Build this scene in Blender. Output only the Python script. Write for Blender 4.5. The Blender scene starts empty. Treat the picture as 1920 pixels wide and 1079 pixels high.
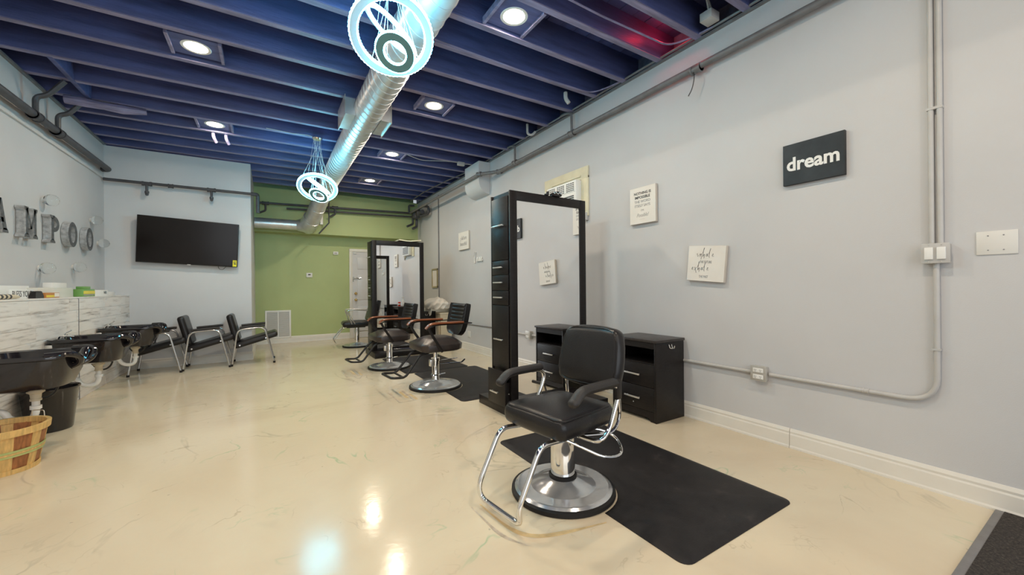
import bpy, bmesh, math, random
from mathutils import Vector, Matrix
random.seed(7)
PI = math.pi
sc = bpy.context.scene
C = sc.collection

# ------------------------------------------------------------------ camera, world, light, exposure
yaw, pitch, roll, F = 0.553165, -0.00037, -0.0092316, 737.29
fw = Vector((math.sin(yaw) * math.cos(pitch), math.cos(yaw) * math.cos(pitch), math.sin(pitch)))
rt = Vector((math.cos(yaw), -math.sin(yaw), 0)); up = rt.cross(fw)
cr, sr = math.cos(roll), math.sin(roll)
rt, up = cr * rt + sr * up, -sr * rt + cr * up
cam = bpy.data.objects.new('camera', bpy.data.cameras.new('camera'))
cam.matrix_world = Matrix(((rt.x, up.x, -fw.x, 0), (rt.y, up.y, -fw.y, 0), (rt.z, up.z, -fw.z, 1.16), (0, 0, 0, 1)))
cam.data.sensor_width = 36.0
cam.data.lens = F / 1920 * 36.0
cam.data.clip_start = 0.02
C.objects.link(cam); sc.camera = cam

w = bpy.data.worlds.new('world'); sc.world = w; w.use_nodes = True
w.node_tree.nodes['Background'].inputs[0].default_value = (0.86, 0.93, 1.0, 1)
w.node_tree.nodes['Background'].inputs[1].default_value = 0.5

def area(name, loc, rot, sx, sy, power, col, shape='RECTANGLE', parent=None):
    d = bpy.data.lights.new(name, 'AREA'); d.shape = shape; d.size = sx
    if shape == 'RECTANGLE': d.size_y = sy
    d.energy = power; d.color = col
    o = bpy.data.objects.new(name, d); o.location = loc; o.rotation_euler = rot; C.objects.link(o)
    if parent: o.parent = parent
    return o
# added fill behind the camera, standing in for shop front daylight
area('front_fill', (0.4, -3.3, 1.75), (PI / 2, 0, 0), 4.6, 2.7, 95, (0.90, 0.96, 1.0))

vs = sc.view_settings
vs.view_transform = 'Standard'; vs.look = 'None'; vs.gamma = 1; vs.use_curve_mapping = False
vs.exposure = -0.08
DOWN_W, RING_E = 22.0, 58.0

# ------------------------------------------------------------------ materials
M = {}
def nodes(name):
    m = bpy.data.materials.new(name); m.use_nodes = True
    nt = m.node_tree
    return m, nt, nt.nodes['Principled BSDF']
def N(nt, t, **kw):
    n = nt.nodes.new(t)
    for k, v in kw.items():
        if k.startswith('i_'): n.inputs[k[2:].replace('_', ' ')].default_value = v
        else: setattr(n, k, v)
    return n
def ramp(nt, src, stops):
    r = nt.nodes.new('ShaderNodeValToRGB')
    e = r.color_ramp.elements
    while len(e) < len(stops): e.new(0.5)
    for el, (p, c) in zip(e, stops):
        el.position = p; el.color = (*c, 1)
    nt.links.new(src, r.inputs[0]); return r
def mat(key, col, rough=0.5, metal=0.0, var=0.08, scale=6.0, bump=0.0, bscale=60.0, coat=0.0, spec=0.5, stretch=None):
    m, nt, b = nodes(key)
    b.inputs['Roughness'].default_value = rough; b.inputs['Metallic'].default_value = metal
    b.inputs['Coat Weight'].default_value = coat; b.inputs['Specular IOR Level'].default_value = spec
    tc = N(nt, 'ShaderNodeTexCoord'); src = tc.outputs['Object']
    if stretch:
        mp = N(nt, 'ShaderNodeMapping'); mp.inputs['Scale'].default_value = stretch
        nt.links.new(src, mp.inputs[0]); src = mp.outputs[0]
    n = N(nt, 'ShaderNodeTexNoise', i_Scale=scale, i_Detail=4.0)
    nt.links.new(src, n.inputs['Vector'])
    lo = tuple(max(0, c * (1 - var)) for c in col); hi = tuple(min(1, c * (1 + var)) for c in col)
    r = ramp(nt, n.outputs[0], [(0.3, lo), (0.7, hi)])
    nt.links.new(r.outputs[0], b.inputs['Base Color'])
    if bump:
        n2 = N(nt, 'ShaderNodeTexNoise', i_Scale=bscale, i_Detail=3.0); nt.links.new(src, n2.inputs['Vector'])
        bp = N(nt, 'ShaderNodeBump', i_Strength=bump, i_Distance=0.004)
        nt.links.new(n2.outputs[0], bp.inputs['Height']); nt.links.new(bp.outputs[0], b.inputs['Normal'])
    M[key] = m; return m
def emit(key, col, s):
    m, nt, b = nodes(key)
    b.inputs['Base Color'].default_value = (*col, 1)
    b.inputs['Emission Color'].default_value = (*col, 1); b.inputs['Emission Strength'].default_value = s
    M[key] = m
def glass(key, col, rough=0.02):
    m, nt, b = nodes(key)
    b.inputs['Base Color'].default_value = (*col, 1); b.inputs['Roughness'].default_value = rough
    b.inputs['Transmission Weight'].default_value = 1.0; b.inputs['IOR'].default_value = 1.25
    M[key] = m
mat('wall_grey', (0.565, 0.565, 0.575), 0.62, var=0.025, scale=2.0, bump=0.12, bscale=180)
mat('wall_white', (0.60, 0.61, 0.625), 0.6, var=0.02, scale=2.0, bump=0.12, bscale=180)
mat('wall_green', (0.43, 0.50, 0.225), 0.55, var=0.04, scale=1.6, bump=0.12, bscale=180)
mat('trim_white', (0.74, 0.71, 0.65), 0.35, var=0.03)
mat('door_white', (0.66, 0.65, 0.66), 0.35, var=0.03)
mat('joist_blue', (0.080, 0.098, 0.245), 0.42, var=0.30, scale=5.0, bump=0.5, bscale=35, stretch=(0.4, 3, 3))
mat('joist_worn_lit', (0.23, 0.21, 0.34), 0.45, var=0.35, scale=9.0, bump=0.5, bscale=35, stretch=(0.4, 3, 3))  # paler than the joists: worn paint with light from below mixed in
mat('deck_blue', (0.065, 0.075, 0.20), 0.5, var=0.25, scale=3.0, bump=0.4, bscale=30, stretch=(3, 0.4, 3))
mat('masonry', (0.10, 0.095, 0.14), 0.8, var=0.5, scale=9.0, bump=1.0, bscale=14)
mat('pipe_grey', (0.17, 0.165, 0.17), 0.4, var=0.15, scale=12, bump=0.2)
mat('pipe_dark', (0.06, 0.06, 0.068), 0.45, var=0.2, scale=12, bump=0.2)
mat('conduit_grey', (0.50, 0.49, 0.475), 0.4, var=0.05, scale=10)
mat('steel_box', (0.52, 0.50, 0.46), 0.35, metal=0.35, var=0.08, scale=14)
mat('duct_metal', (0.74, 0.75, 0.76), 0.33, metal=0.72, var=0.10, scale=8.0, bump=0.10, bscale=9)
mat('chrome', (0.80, 0.79, 0.78), 0.07, metal=1.0, var=0.03, scale=10)
mat('chrome_worn', (0.62, 0.62, 0.63), 0.22, metal=0.8, var=0.10, scale=10)
mat('base_chrome', (0.56, 0.57, 0.58), 0.14, metal=0.62, var=0.10, scale=10)
mat('satin_steel', (0.80, 0.78, 0.74), 0.28, metal=0.8, var=0.05)
mat('vinyl_black', (0.012, 0.011, 0.012), 0.34, var=0.15, scale=7, bump=0.18, bscale=120, spec=0.38)
mat('vinyl_brown', (0.030, 0.022, 0.020), 0.32, var=0.2, scale=7, bump=0.15, bscale=120)
mat('arm_rubber', (0.018, 0.016, 0.016), 0.5, var=0.2, bump=0.3, bscale=200)
mat('paint_black', (0.012, 0.010, 0.010), 0.4, var=0.15, spec=0.35)
mat('plastic_black', (0.014, 0.012, 0.014), 0.12, var=0.15, coat=0.3)
mat('rubber_black', (0.012, 0.011, 0.011), 0.55, var=0.2, spec=0.3)
mat('laminate', (0.010, 0.008, 0.008), 0.36, var=0.35, scale=14, bump=0.25, bscale=50, stretch=(1, 1, 8), spec=0.3)
mat('laminate_top', (0.034, 0.028, 0.027), 0.33, var=0.3, scale=14, bump=0.2, bscale=50, stretch=(1, 6, 1), spec=0.4)
mat('cubby_dark', (0.006, 0.005, 0.006), 0.6)
mat('canvas', (0.78, 0.75, 0.70), 0.75, var=0.03, bump=0.2, bscale=300)
mat('canvas_edge', (0.58, 0.53, 0.46), 0.75, var=0.05)
mat('ink', (0.05, 0.05, 0.055), 0.7)
mat('ink_soft', (0.22, 0.22, 0.23), 0.7)
mat('ink_grey', (0.36, 0.34, 0.32), 0.7)
mat('board_black', (0.014, 0.015, 0.017), 0.5, var=0.5, scale=12)
mat('paper_white', (0.80, 0.80, 0.78), 0.5, var=0.02)
mat('plastic_white', (0.72, 0.71, 0.68), 0.35, var=0.02)
mat('pvc_white', (0.80, 0.79, 0.76), 0.25, var=0.03)
mat('cream_board', (0.72, 0.66, 0.48), 0.55, var=0.06, scale=9)
mat('louver_dark', (0.05, 0.05, 0.05), 0.5)
mat('vent_shadow', (0.25, 0.25, 0.26), 0.6)
mat('wood_arm', (0.20, 0.06, 0.022), 0.28, var=0.35, scale=9, stretch=(1, 8, 8), coat=0.3)
mat('basket_brown', (0.34, 0.13, 0.045), 0.55, var=0.35, scale=9, stretch=(8, 8, 1), bump=0.3)
mat('basket_light', (0.66, 0.42, 0.15), 0.5, var=0.2, scale=9, stretch=(8, 8, 1), bump=0.2)
mat('basket_green', (0.42, 0.46, 0.17), 0.5, var=0.15, scale=9)
mat('brass', (0.70, 0.52, 0.24), 0.2, metal=1.0, var=0.1)
mat('tv_screen', (0.010, 0.007, 0.006), 0.16, var=0.1, spec=0.22)
mat('sticker_yellow', (0.80, 0.70, 0.03), 0.5)
mat('zinc_front', (0.12, 0.125, 0.132), 0.55, metal=0.2, var=0.35, scale=30, bump=0.4, bscale=60)
mat('zinc_side', (0.40, 0.41, 0.42), 0.5, metal=0.1, var=0.3, scale=30, bump=0.6, bscale=60)
mat('packet_green', (0.16, 0.36, 0.09), 0.4)
mat('packet_yellow', (0.75, 0.62, 0.05), 0.4)
mat('packet_orange', (0.48, 0.20, 0.05), 0.4)
mat('box_cream', (0.66, 0.66, 0.60), 0.5, var=0.03)
mat('gold_frame', (0.42, 0.36, 0.20), 0.35, metal=0.4, var=0.2)
mat('cloth_white', (0.70, 0.66, 0.60), 0.8, var=0.08, bump=0.3)
mat('bin_cream', (0.62, 0.54, 0.40), 0.5, var=0.06)
mat('red_label', (0.55, 0.035, 0.02), 0.35)
mat('wire_black', (0.02, 0.02, 0.02), 0.45)
emit('lens_warm', (1.0, 0.83, 0.62), 14.0)
emit('ring_glow', (0.17, 0.76, 1.0), RING_E)
emit('red_led', (1.0, 0.02, 0.03), 10.0)
mat('ring_gap', (0.10, 0.26, 0.29), 0.4)
mat('ring_face', (0.50, 0.45, 0.45), 0.4, var=0.03)
glass('clear_glass', (0.96, 0.98, 0.98))
m, nt, b = nodes('mirror_glass'); b.inputs['Base Color'].default_value = (0.90, 0.90, 0.90, 1)
b.inputs['Metallic'].default_value = 1; b.inputs['Roughness'].default_value = 0.0; M['mirror'] = m
# whitewashed planks: colour differs from board to board
def plank_mat():
    m, nt, b = nodes('whitewashed_wood'); L = nt.links.new
    tc = N(nt, 'ShaderNodeTexCoord'); oi = N(nt, 'ShaderNodeObjectInfo')
    mp = N(nt, 'ShaderNodeMapping'); mp.inputs['Scale'].default_value = (1, 0.9, 11)
    ad = N(nt, 'ShaderNodeVectorMath', operation='ADD')
    sc3 = N(nt, 'ShaderNodeVectorMath', operation='SCALE'); sc3.inputs['Scale'].default_value = 37.0
    cmb = N(nt, 'ShaderNodeCombineXYZ')
    for i in range(3): L(oi.outputs['Random'], cmb.inputs[i])
    L(cmb.outputs[0], sc3.inputs[0]); L(tc.outputs['Object'], ad.inputs[0]); L(sc3.outputs[0], ad.inputs[1])
    L(ad.outputs[0], mp.inputs[0])
    n = N(nt, 'ShaderNodeTexNoise', i_Scale=2.6, i_Detail=7.0, i_Roughness=0.62); L(mp.outputs[0], n.inputs['Vector'])
    r = ramp(nt, n.outputs[0], [(0.27, (0.16, 0.14, 0.125)), (0.36, (0.56, 0.53, 0.50)), (0.47, (0.78, 0.755, 0.73)), (0.75, (0.84, 0.82, 0.79))])
    r2 = ramp(nt, oi.outputs['Random'], [(0.0, (0.90, 0.87, 0.84)), (0.5, (1, 1, 1)), (1.0, (0.94, 0.955, 0.96))])
    mx = N(nt, 'ShaderNodeMix', data_type='RGBA', blend_type='MULTIPLY'); mx.inputs[0].default_value = 1.0
    L(r.outputs[0], mx.inputs[6]); L(r2.outputs[0], mx.inputs[7]); L(mx.outputs[2], b.inputs['Base Color'])
    b.inputs['Roughness'].default_value = 0.5
    M['plank'] = m
plank_mat()
# polished, stained concrete floor
def floor_mat():
    m, nt, b = nodes('polished_floor'); L = nt.links.new
    tc = N(nt, 'ShaderNodeTexCoord')
    n1 = N(nt, 'ShaderNodeTexNoise', i_Scale=0.55, i_Detail=6.0, i_Roughness=0.55, i_Distortion=0.6); L(tc.outputs['Object'], n1.inputs['Vector'])
    base = ramp(nt, n1.outputs[0], [(0.30, (0.56, 0.46, 0.335)), (0.46, (0.64, 0.545, 0.40)), (0.58, (0.68, 0.595, 0.44)), (0.74, (0.62, 0.54, 0.45))])
    # veins: thin bands where a distorted noise crosses its middle
    def veins(scale, dist, w0, thr):
        n = N(nt, 'ShaderNodeTexNoise', i_Scale=scale, i_Detail=4.0, i_Roughness=0.5, i_Distortion=dist); L(tc.outputs['Object'], n.inputs['Vector'])
        s = N(nt, 'ShaderNodeMath', operation='SUBTRACT'); L(n.outputs[0], s.inputs[0]); s.inputs[1].default_value = 0.5
        a = N(nt, 'ShaderNodeMath', operation='ABSOLUTE'); L(s.outputs[0], a.inputs[0])
        v = ramp(nt, a.outputs[0], [(0.0, (1, 1, 1)), (w0, (0, 0, 0))])
        n2 = N(nt, 'ShaderNodeTexNoise', i_Scale=scale * 1.3, i_Detail=2.0); L(tc.outputs['Object'], n2.inputs['Vector'])
        k = ramp(nt, n2.outputs[0], [(thr, (0, 0, 0)), (thr + 0.14, (1, 1, 1))])
        mu = N(nt, 'ShaderNodeMath', operation='MULTIPLY'); L(v.outputs[0], mu.inputs[0]); L(k.outputs[0], mu.inputs[1])
        return mu.outputs[0]
    def mix(a, fac, col, amt):
        mu = N(nt, 'ShaderNodeMath', operation='MULTIPLY'); L(fac, mu.inputs[0]); mu.inputs[1].default_value = amt
        x = N(nt, 'ShaderNodeMix', data_type='RGBA'); L(mu.outputs[0], x.inputs[0]); L(a, x.inputs[6]); x.inputs[7].default_value = (*col, 1)
        return x.outputs[2]
    c = mix(base.outputs[0], veins(0.8, 1.6, 0.012, 0.50), (0.30, 0.27, 0.21), 0.55)
    c = mix(c, veins(1.5, 1.2, 0.010, 0.55), (0.20, 0.42, 0.24), 0.6)
    c = mix(c, veins(2.1, 2.0, 0.012, 0.55), (0.36, 0.29, 0.20), 0.5)
    n4 = N(nt, 'ShaderNodeTexNoise', i_Scale=1.1, i_Detail=5.0); L(tc.outputs['Object'], n4.inputs['Vector'])
    st = ramp(nt, n4.outputs[0], [(0.58, (0, 0, 0)), (0.75, (1, 1, 1))])
    c = mix(c, st.outputs[0], (0.60, 0.47, 0.36), 0.45)
    n5 = N(nt, 'ShaderNodeTexNoise', i_Scale=23.0, i_Detail=2.0); L(tc.outputs['Object'], n5.inputs['Vector'])
    sp = ramp(nt, n5.outputs[0], [(0.75, (0, 0, 0)), (0.79, (1, 1, 1))])
    c = mix(c, sp.outputs[0], (0.25, 0.22, 0.18), 0.5)
    L(c, b.inputs['Base Color'])
    b.inputs['Specular IOR Level'].default_value = 0.30
    n3 = N(nt, 'ShaderNodeTexNoise', i_Scale=1.8, i_Detail=3.0); L(tc.outputs['Object'], n3.inputs['Vector'])
    rr = N(nt, 'ShaderNodeMapRange'); rr.inputs[3].default_value = 0.09; rr.inputs[4].default_value = 0.2
    L(n3.outputs[0], rr.inputs[0]); L(rr.outputs[0], b.inputs['Roughness'])
    n6 = N(nt, 'ShaderNodeTexNoise', i_Scale=26.0, i_Detail=3.0); L(tc.outputs['Object'], n6.inputs['Vector'])
    bp = N(nt, 'ShaderNodeBump', i_Strength=0.10, i_Distance=0.004); L(n6.outputs[0], bp.inputs['Height']); L(bp.outputs[0], b.inputs['Normal'])
    M['floor'] = m
floor_mat()
def mat_mat():
    m, nt, b = nodes('foam_rubber'); L = nt.links.new
    tc = N(nt, 'ShaderNodeTexCoord')
    n = N(nt, 'ShaderNodeTexNoise', i_Scale=5.0, i_Detail=8.0, i_Roughness=0.7); L(tc.outputs['Object'], n.inputs['Vector'])
    r = ramp(nt, n.outputs[0], [(0.35, (0.009, 0.008, 0.009)), (0.6, (0.017, 0.015, 0.016)), (0.72, (0.045, 0.037, 0.035))])
    L(r.outputs[0], b.inputs['Base Color']); b.inputs['Roughness'].default_value = 0.5; b.inputs['Specular IOR Level'].default_value = 0.3
    n2 = N(nt, 'ShaderNodeTexNoise', i_Scale=160.0); L(tc.outputs['Object'], n2.inputs['Vector'])
    bp = N(nt, 'ShaderNodeBump', i_Strength=0.25, i_Distance=0.003); L(n2.outputs[0], bp.inputs['Height']); L(bp.outputs[0], b.inputs['Normal'])
    M['mat_rubber'] = m
    m, nt, b = nodes('carpet_pile'); L = nt.links.new
    tc = N(nt, 'ShaderNodeTexCoord')
    n = N(nt, 'ShaderNodeTexNoise', i_Scale=90.0, i_Detail=4.0, i_Roughness=0.8); L(tc.outputs['Object'], n.inputs['Vector'])
    r = ramp(nt, n.outputs[0], [(0.35, (0.012, 0.010, 0.009)), (0.55, (0.045, 0.037, 0.032)), (0.7, (0.11, 0.09, 0.075))])
    L(r.outputs[0], b.inputs['Base Color']); b.inputs['Roughness'].default_value = 0.95
    bp = N(nt, 'ShaderNodeBump', i_Strength=1.0, i_Distance=0.006); L(n.outputs[0], bp.inputs['Height']); L(bp.outputs[0], b.inputs['Normal'])
    M['carpet'] = m
mat_mat()

# ------------------------------------------------------------------ mesh helpers
class MB:
    def __init__(s): s.bm = bmesh.new()
    def box(s, x0, x1, y0, y1, z0, z1, rot=None, bev=0.0):
        t = bmesh.new(); bmesh.ops.create_cube(t, size=1)
        for v in t.verts:
            v.co = Vector(((x0 + x1) / 2 + v.co.x * (x1 - x0), (y0 + y1) / 2 + v.co.y * (y1 - y0), (z0 + z1) / 2 + v.co.z * (z1 - z0)))
        if bev: bmesh.ops.bevel(t, geom=list(t.edges), offset=bev, segments=2, affect='EDGES', profile=0.5)
        s.add(t, rot); return s
    def add(s, t, mtx=None):
        if mtx is not None: bmesh.ops.transform(t, matrix=mtx, verts=t.verts)
        me = bpy.data.meshes.new('t'); t.to_mesh(me); t.free(); s.bm.from_mesh(me); bpy.data.meshes.remove(me)
    def ring(s, pts): return [s.bm.verts.new(p) for p in pts]
    def skin(s, rings, closed=False, caps=True):
        n = len(rings[0]); k = len(rings)
        for i in range(k if closed else k - 1):
            a, b = rings[i], rings[(i + 1) % k]
            for j in range(n): s.bm.faces.new((a[j], a[(j + 1) % n], b[(j + 1) % n], b[j]))
        if caps and not closed:
            if len(rings[0]) > 2:
                s.bm.faces.new(list(reversed(rings[0]))); s.bm.faces.new(rings[-1])
        return s
    def tube(s, pts, r, seg=10, closed=False, flat=None, radii=None):
        pts = [Vector(p) for p in pts]; n = len(pts); rings = []; prev = None
        for i, p in enumerate(pts):
            if closed: t = (pts[(i + 1) % n] - pts[i - 1])
            else: t = pts[min(i + 1, n - 1)] - pts[max(i - 1, 0)]
            t.normalize()
            if prev is None:
                a = Vector((0, 0, 1)) if abs(t.z) < 0.9 else Vector((1, 0, 0))
                u = t.cross(a).normalized()
            else:
                u = (prev - t * prev.dot(t)).normalized()
            prev = u; v = t.cross(u)
            rr = radii[i] if radii else r
            ru, rv = (rr, rr) if not flat else flat
            rings.append(s.ring([p + u * math.cos(2 * PI * j / seg) * ru + v * math.sin(2 * PI * j / seg) * rv for j in range(seg)]))
        return s.skin(rings, closed)
    def cyl(s, p0, p1, r, seg=16, r1=None):
        return s.tube([p0, p1], r, seg, radii=[r, r if r1 is None else r1])
    def lathe(s, prof, seg=32, c=(0, 0, 0), cap=True):
        c = Vector(c); rings = []
        for r, z in prof:
            rings.append(s.ring([c + Vector((r * math.cos(2 * PI * j / seg), r * math.sin(2 * PI * j / seg), z)) for j in range(seg)]))
        return s.skin(rings, caps=cap)
    def prism(s, poly, f0, f1):
        a = s.ring([f0(p) for p in poly]); b = s.ring([f1(p) for p in poly])
        return s.skin([a, b])
    def cushion(s, hx, hy, hz, r, mtx=None, crown=0.0, taper=0.0, kx=0.0, rc=0.0):
        def ax(h):
            rr = min(r, h)
            l = [-h, -h + rr * 0.08, -h + rr * 0.3, -h + rr * 0.62, -h + rr]
            m_ = [] if h - rr < 1e-6 else [-(h - rr) * 0.5, 0, (h - rr) * 0.5]
            full = l + m_ + [-q for q in reversed(l)]
            out = []
            for q in full:
                if not out or q - out[-1] > 1e-6: out.append(q)
            return out
        X, Y, Z = ax(hx), ax(hy), ax(hz); t = bmesh.new(); vm = {}
        def V(p):
            k = tuple(round(q, 6) for q in p)
            if k not in vm:
                c = Vector((max(-hx + r, min(hx - r, p[0])), max(-hy + r, min(hy - r, p[1])), max(-hz + min(r, hz), min(hz - min(r, hz), p[2]))))
                d = Vector(p) - c
                q = c + d.normalized() * r if d.length > 1e-9 else Vector(p)
                if min(r, hz) < r: q.z = max(-hz, min(hz, q.z))
                vm[k] = t.verts.new(q)
            return vm[k]
        def grid(A, B, f):
            for i in range(len(A) - 1):
                for j in range(len(B) - 1):
                    vs_ = [V(f(A[i], B[j])), V(f(A[i + 1], B[j])), V(f(A[i + 1], B[j + 1])), V(f(A[i], B[j + 1]))]
                    if len(set(vs_)) > 2:
                        try: t.faces.new(list(dict.fromkeys(vs_)))
                        except ValueError: pass
        grid(X, Y, lambda a, b: (a, b, hz)); grid(Y, X, lambda a, b: (b, a, -hz))
        grid(Y, Z, lambda a, b: (hx, a, b)); grid(Z, Y, lambda a, b: (-hx, b, a))
        grid(Z, X, lambda a, b: (b, hy, a)); grid(X, Z, lambda a, b: (a, -hy, b))
        for v in t.verts:
            fx, fy = v.co.x / hx, v.co.y / hy
            if v.co.z > 0: v.co.z += crown * (1 - fx * fx) * (1 - fy * fy)
            if taper: v.co.y *= 1 + taper * fx
            if kx: v.co.x *= 1 + kx * fy
            if rc: k_ = 1 - rc * (fx * fy) ** 2; v.co.x *= k_; v.co.y *= k_
        bmesh.ops.recalc_face_normals(t, faces=t.faces)
        s.add(t, mtx); return s
    def ball(s, c, rx, ry=None, rz=None, seg=16, rows=10):
        ry = ry or rx; rz = rz or rx
        t = bmesh.new(); bmesh.ops.create_uvsphere(t, u_segments=seg, v_segments=rows, radius=1)
        s.add(t, Matrix.Translation(c) @ Matrix.Diagonal((rx, ry, rz, 1))); return s
    def mesh(s, name, m, smooth=35, fix=True):
        if fix: bmesh.ops.recalc_face_normals(s.bm, faces=s.bm.faces)
        me = bpy.data.meshes.new(name); s.bm.to_mesh(me); s.bm.free()
        me.materials.append(M[m] if isinstance(m, str) else m)
        if smooth:
            me.polygons.foreach_set('use_smooth', [True] * len(me.polygons))
            me.set_sharp_from_angle(angle=math.radians(smooth))
        return me
    def build(s, name, m, parent=None, smooth=35, loc=None, **kw):
        o = bpy.data.objects.new(name, s.mesh(name, m, smooth)); C.objects.link(o)
        if parent: o.parent = parent
        if loc: o.location = loc
        for k, v in kw.items(): o[k] = v
        return o
def thing(name, label, cat, loc=(0, 0, 0), rz=0.0, group=None):
    o = bpy.data.objects.new(name, None); C.objects.link(o); o.empty_display_size = 0.1
    o.location = loc; o.rotation_euler = (0, 0, rz); o['label'] = label; o['category'] = cat
    if group: o['group'] = group
    return o
def tag(o, label, cat, group=None):
    o['label'] = label; o['category'] = cat
    if group: o['group'] = group
    return o
def structure(o): o['kind'] = 'structure'; return o
def dup(src, loc, rz, label):
    r = src.copy(); C.objects.link(r); r.location = loc; r.rotation_euler = (0, 0, rz); r['label'] = label
    for c in src.children:
        d = c.copy(); C.objects.link(d); d.parent = r
        for g in c.children:
            e = g.copy(); C.objects.link(e); e.parent = d
    return r
def arc(p, q, k, n=6):          # quadratic bend p -> corner k -> q
    p, q, k = Vector(p), Vector(q), Vector(k)
    return [(1 - t) ** 2 * p + 2 * t * (1 - t) * k + t * t * q for t in [i / n for i in range(n + 1)]]
def bend(pts, r=0.05, n=5):      # polyline with rounded corners
    pts = [Vector(p) for p in pts]; out = [pts[0]]
    for a, b, c in zip(pts, pts[1:], pts[2:]):
        d0 = min(r, (a - b).length * 0.49); d1 = min(r, (c - b).length * 0.49)
        out += arc(b + (a - b).normalized() * d0, b + (c - b).normalized() * d1, b, n)
    return out + [pts[-1]]
def text(parent, s, m, origin, right, upv, size, name='lettering', ext=0.0006, align='CENTER', bold=0.0, sx=1.0, shear=0.0):
    cu = bpy.data.curves.new('t', 'FONT'); cu.body = s; cu.size = size; cu.align_x = align; cu.align_y = 'CENTER'
    cu.extrude = ext; cu.offset = bold; cu.shear = shear; cu.resolution_u = 3
    o = bpy.data.objects.new('t', cu); C.objects.link(o)
    bpy.context.view_layer.update()
    me = bpy.data.meshes.new_from_object(o.evaluated_get(bpy.context.evaluated_depsgraph_get()))
    bpy.data.objects.remove(o); bpy.data.curves.remove(cu)
    R, U = Vector(right).normalized(), Vector(upv).normalized(); W = R.cross(U)
    mt = Matrix(((R.x * sx, U.x, W.x, origin[0]), (R.y * sx, U.y, W.y, origin[1]), (R.z * sx, U.z, W.z, origin[2]), (0, 0, 0, 1)))
    me.transform(mt); me.materials.clear(); me.materials.append(M[m])
    ob = bpy.data.objects.new(name, me); C.objects.link(ob); ob.parent = parent
    return ob

# ------------------------------------------------------------------ room shell
RX, LX, PX = 3.149, -2.0, -1.75       # right wall, left wall, plank half wall
TVY, GY, GY2 = 7.84, 9.86, 9.52       # tv wall, green wall, its thicker upper part
YF = -3.2
structure(MB().box(-2.2, 3.4, YF, 10.1, -0.1, 0).build('floor', 'floor'))
structure(MB().box(RX, 3.35, YF, 10.1, 0, 3.25).build('wall_right', 'wall_grey'))
structure(MB().box(3.31, 3.45, YF, 10.1, 3.25, 3.535).build('trim_1', 'masonry'))
structure(MB().box(-2.35, -2.25, YF, 10.1, 3.25, 3.535).build('trim_6', 'masonry'))
structure(MB().box(-2.2, LX, YF, TVY, 0, 3.25).build('wall_left', 'wall_grey'))
structure(MB().box(-2.2, -0.25, TVY, TVY + 0.14, 0, 3.25).build('wall_television', 'wall_white'))
structure(MB().box(-0.39, -0.25, TVY + 0.14, GY, 0, 3.25).build('wall_return', 'wall_white'))
wb = structure(MB().box(-0.39, RX, GY, 10.1, 0, 3.53).build('wall_back', 'wall_green'))
MB().box(-0.25, RX, GY2, GY, 2.36, 3.262).build('upper_wall', 'wall_green', wb)
# ceiling: deck boards over joists
ce = structure(MB().box(-2.3, 3.45, YF, 10.1, 3.56, 3.62).build('ceiling', 'deck_blue'))
bd = MB().box(-0.075, 0.075, YF, 10.1, 3.535, 3.56).mesh('deck_board', 'deck_blue')
for k in range(37):
    o = bpy.data.objects.new('deck_board', bd); C.objects.link(o); o.location = (-2.15 + k * 0.155, 0, random.uniform(-0.004, 0.004)); o.parent = ce
JY = [-2.8, -2.4, -2.0, -1.6, -1.2, -0.8, -0.4, 0.0, 0.4, 0.8, 1.2, 1.6, 2.0, 2.4, 2.82, 3.23, 3.66, 4.13, 4.65, 5.15, 5.65, 6.10, 6.53, 6.96, 7.40, 7.83, 8.30, 8.75, 9.2]
jm = MB().box(-2.25, 3.31, -0.032, 0.032, 3.275, 3.535, bev=0.006).mesh('joist', 'joist_blue')
jw = MB().box(-2.25, 3.31, -0.028, 0.028, 3.268, 3.278).mesh('joist_edge', 'joist_worn_lit')
for y in JY:
    o = bpy.data.objects.new('joist', jm); C.objects.link(o); o.location = (0, y, random.uniform(-0.006, 0.006)); o.rotation_euler = (0, 0, random.uniform(-0.004, 0.004)); o.parent = ce
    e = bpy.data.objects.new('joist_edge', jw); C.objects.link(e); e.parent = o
# second boards sistered to a few joists
for y, x0, x1 in ((3.72, -2.2, 0.75), (4.19, 1.2, 3.3), (6.6, -2.2, 0.0), (2.87, 1.3, 3.3), (5.72, 1.6, 3.3)):
    MB().box(x0, x1, y - 0.02, y + 0.02, 3.30, 3.52, bev=0.004).build('sister_board', 'joist_blue', ce)
# baseboards
def baseboard(name, p0, p1, nrm):
    p0, p1, n = Vector(p0), Vector(p1), Vector(nrm)
    prof = [(0, 0), (0.018, 0), (0.018, 0.012), (0.014, 0.022), (0.014, 0.095), (0.010, 0.105), (0.012, 0.118), (0.004, 0.138), (0, 0.138)]
    b_ = MB(); b_.prism(prof, lambda q: p0 + n * q[0] + Vector((0, 0, q[1])), lambda q: p1 + n * q[0] + Vector((0, 0, q[1])))
    return structure(b_.build(name, 'trim_white', smooth=20))
bb = baseboard('baseboard_right', (RX, YF, 0), (RX, 1.345, 0), (-1, 0, 0))
baseboard('baseboard_right_far', (RX, 1.348, 0), (RX, GY, 0), (-1, 0, 0))
baseboard('baseboard_back', (-0.25, GY, 0), (1.60, GY, 0), (0, -1, 0))
baseboard('baseboard_back_corner', (2.56, GY, 0), (RX, GY, 0), (0, -1, 0))
baseboard('baseboard_television', (PX + 0.02, TVY, 0), (-0.25, TVY, 0), (0, -1, 0))
baseboard('baseboard_return', (-0.25, TVY, 0), (-0.25, GY, 0), (1, 0, 0))
structure(MB().box(3.125, RX, YF, 9.6, 3.25, 3.268).build('trim_2', 'pipe_grey'))
structure(MB().box(LX, LX + 0.03, YF, TVY, 3.25, 3.27).build('trim_3', 'pipe_grey'))
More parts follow.
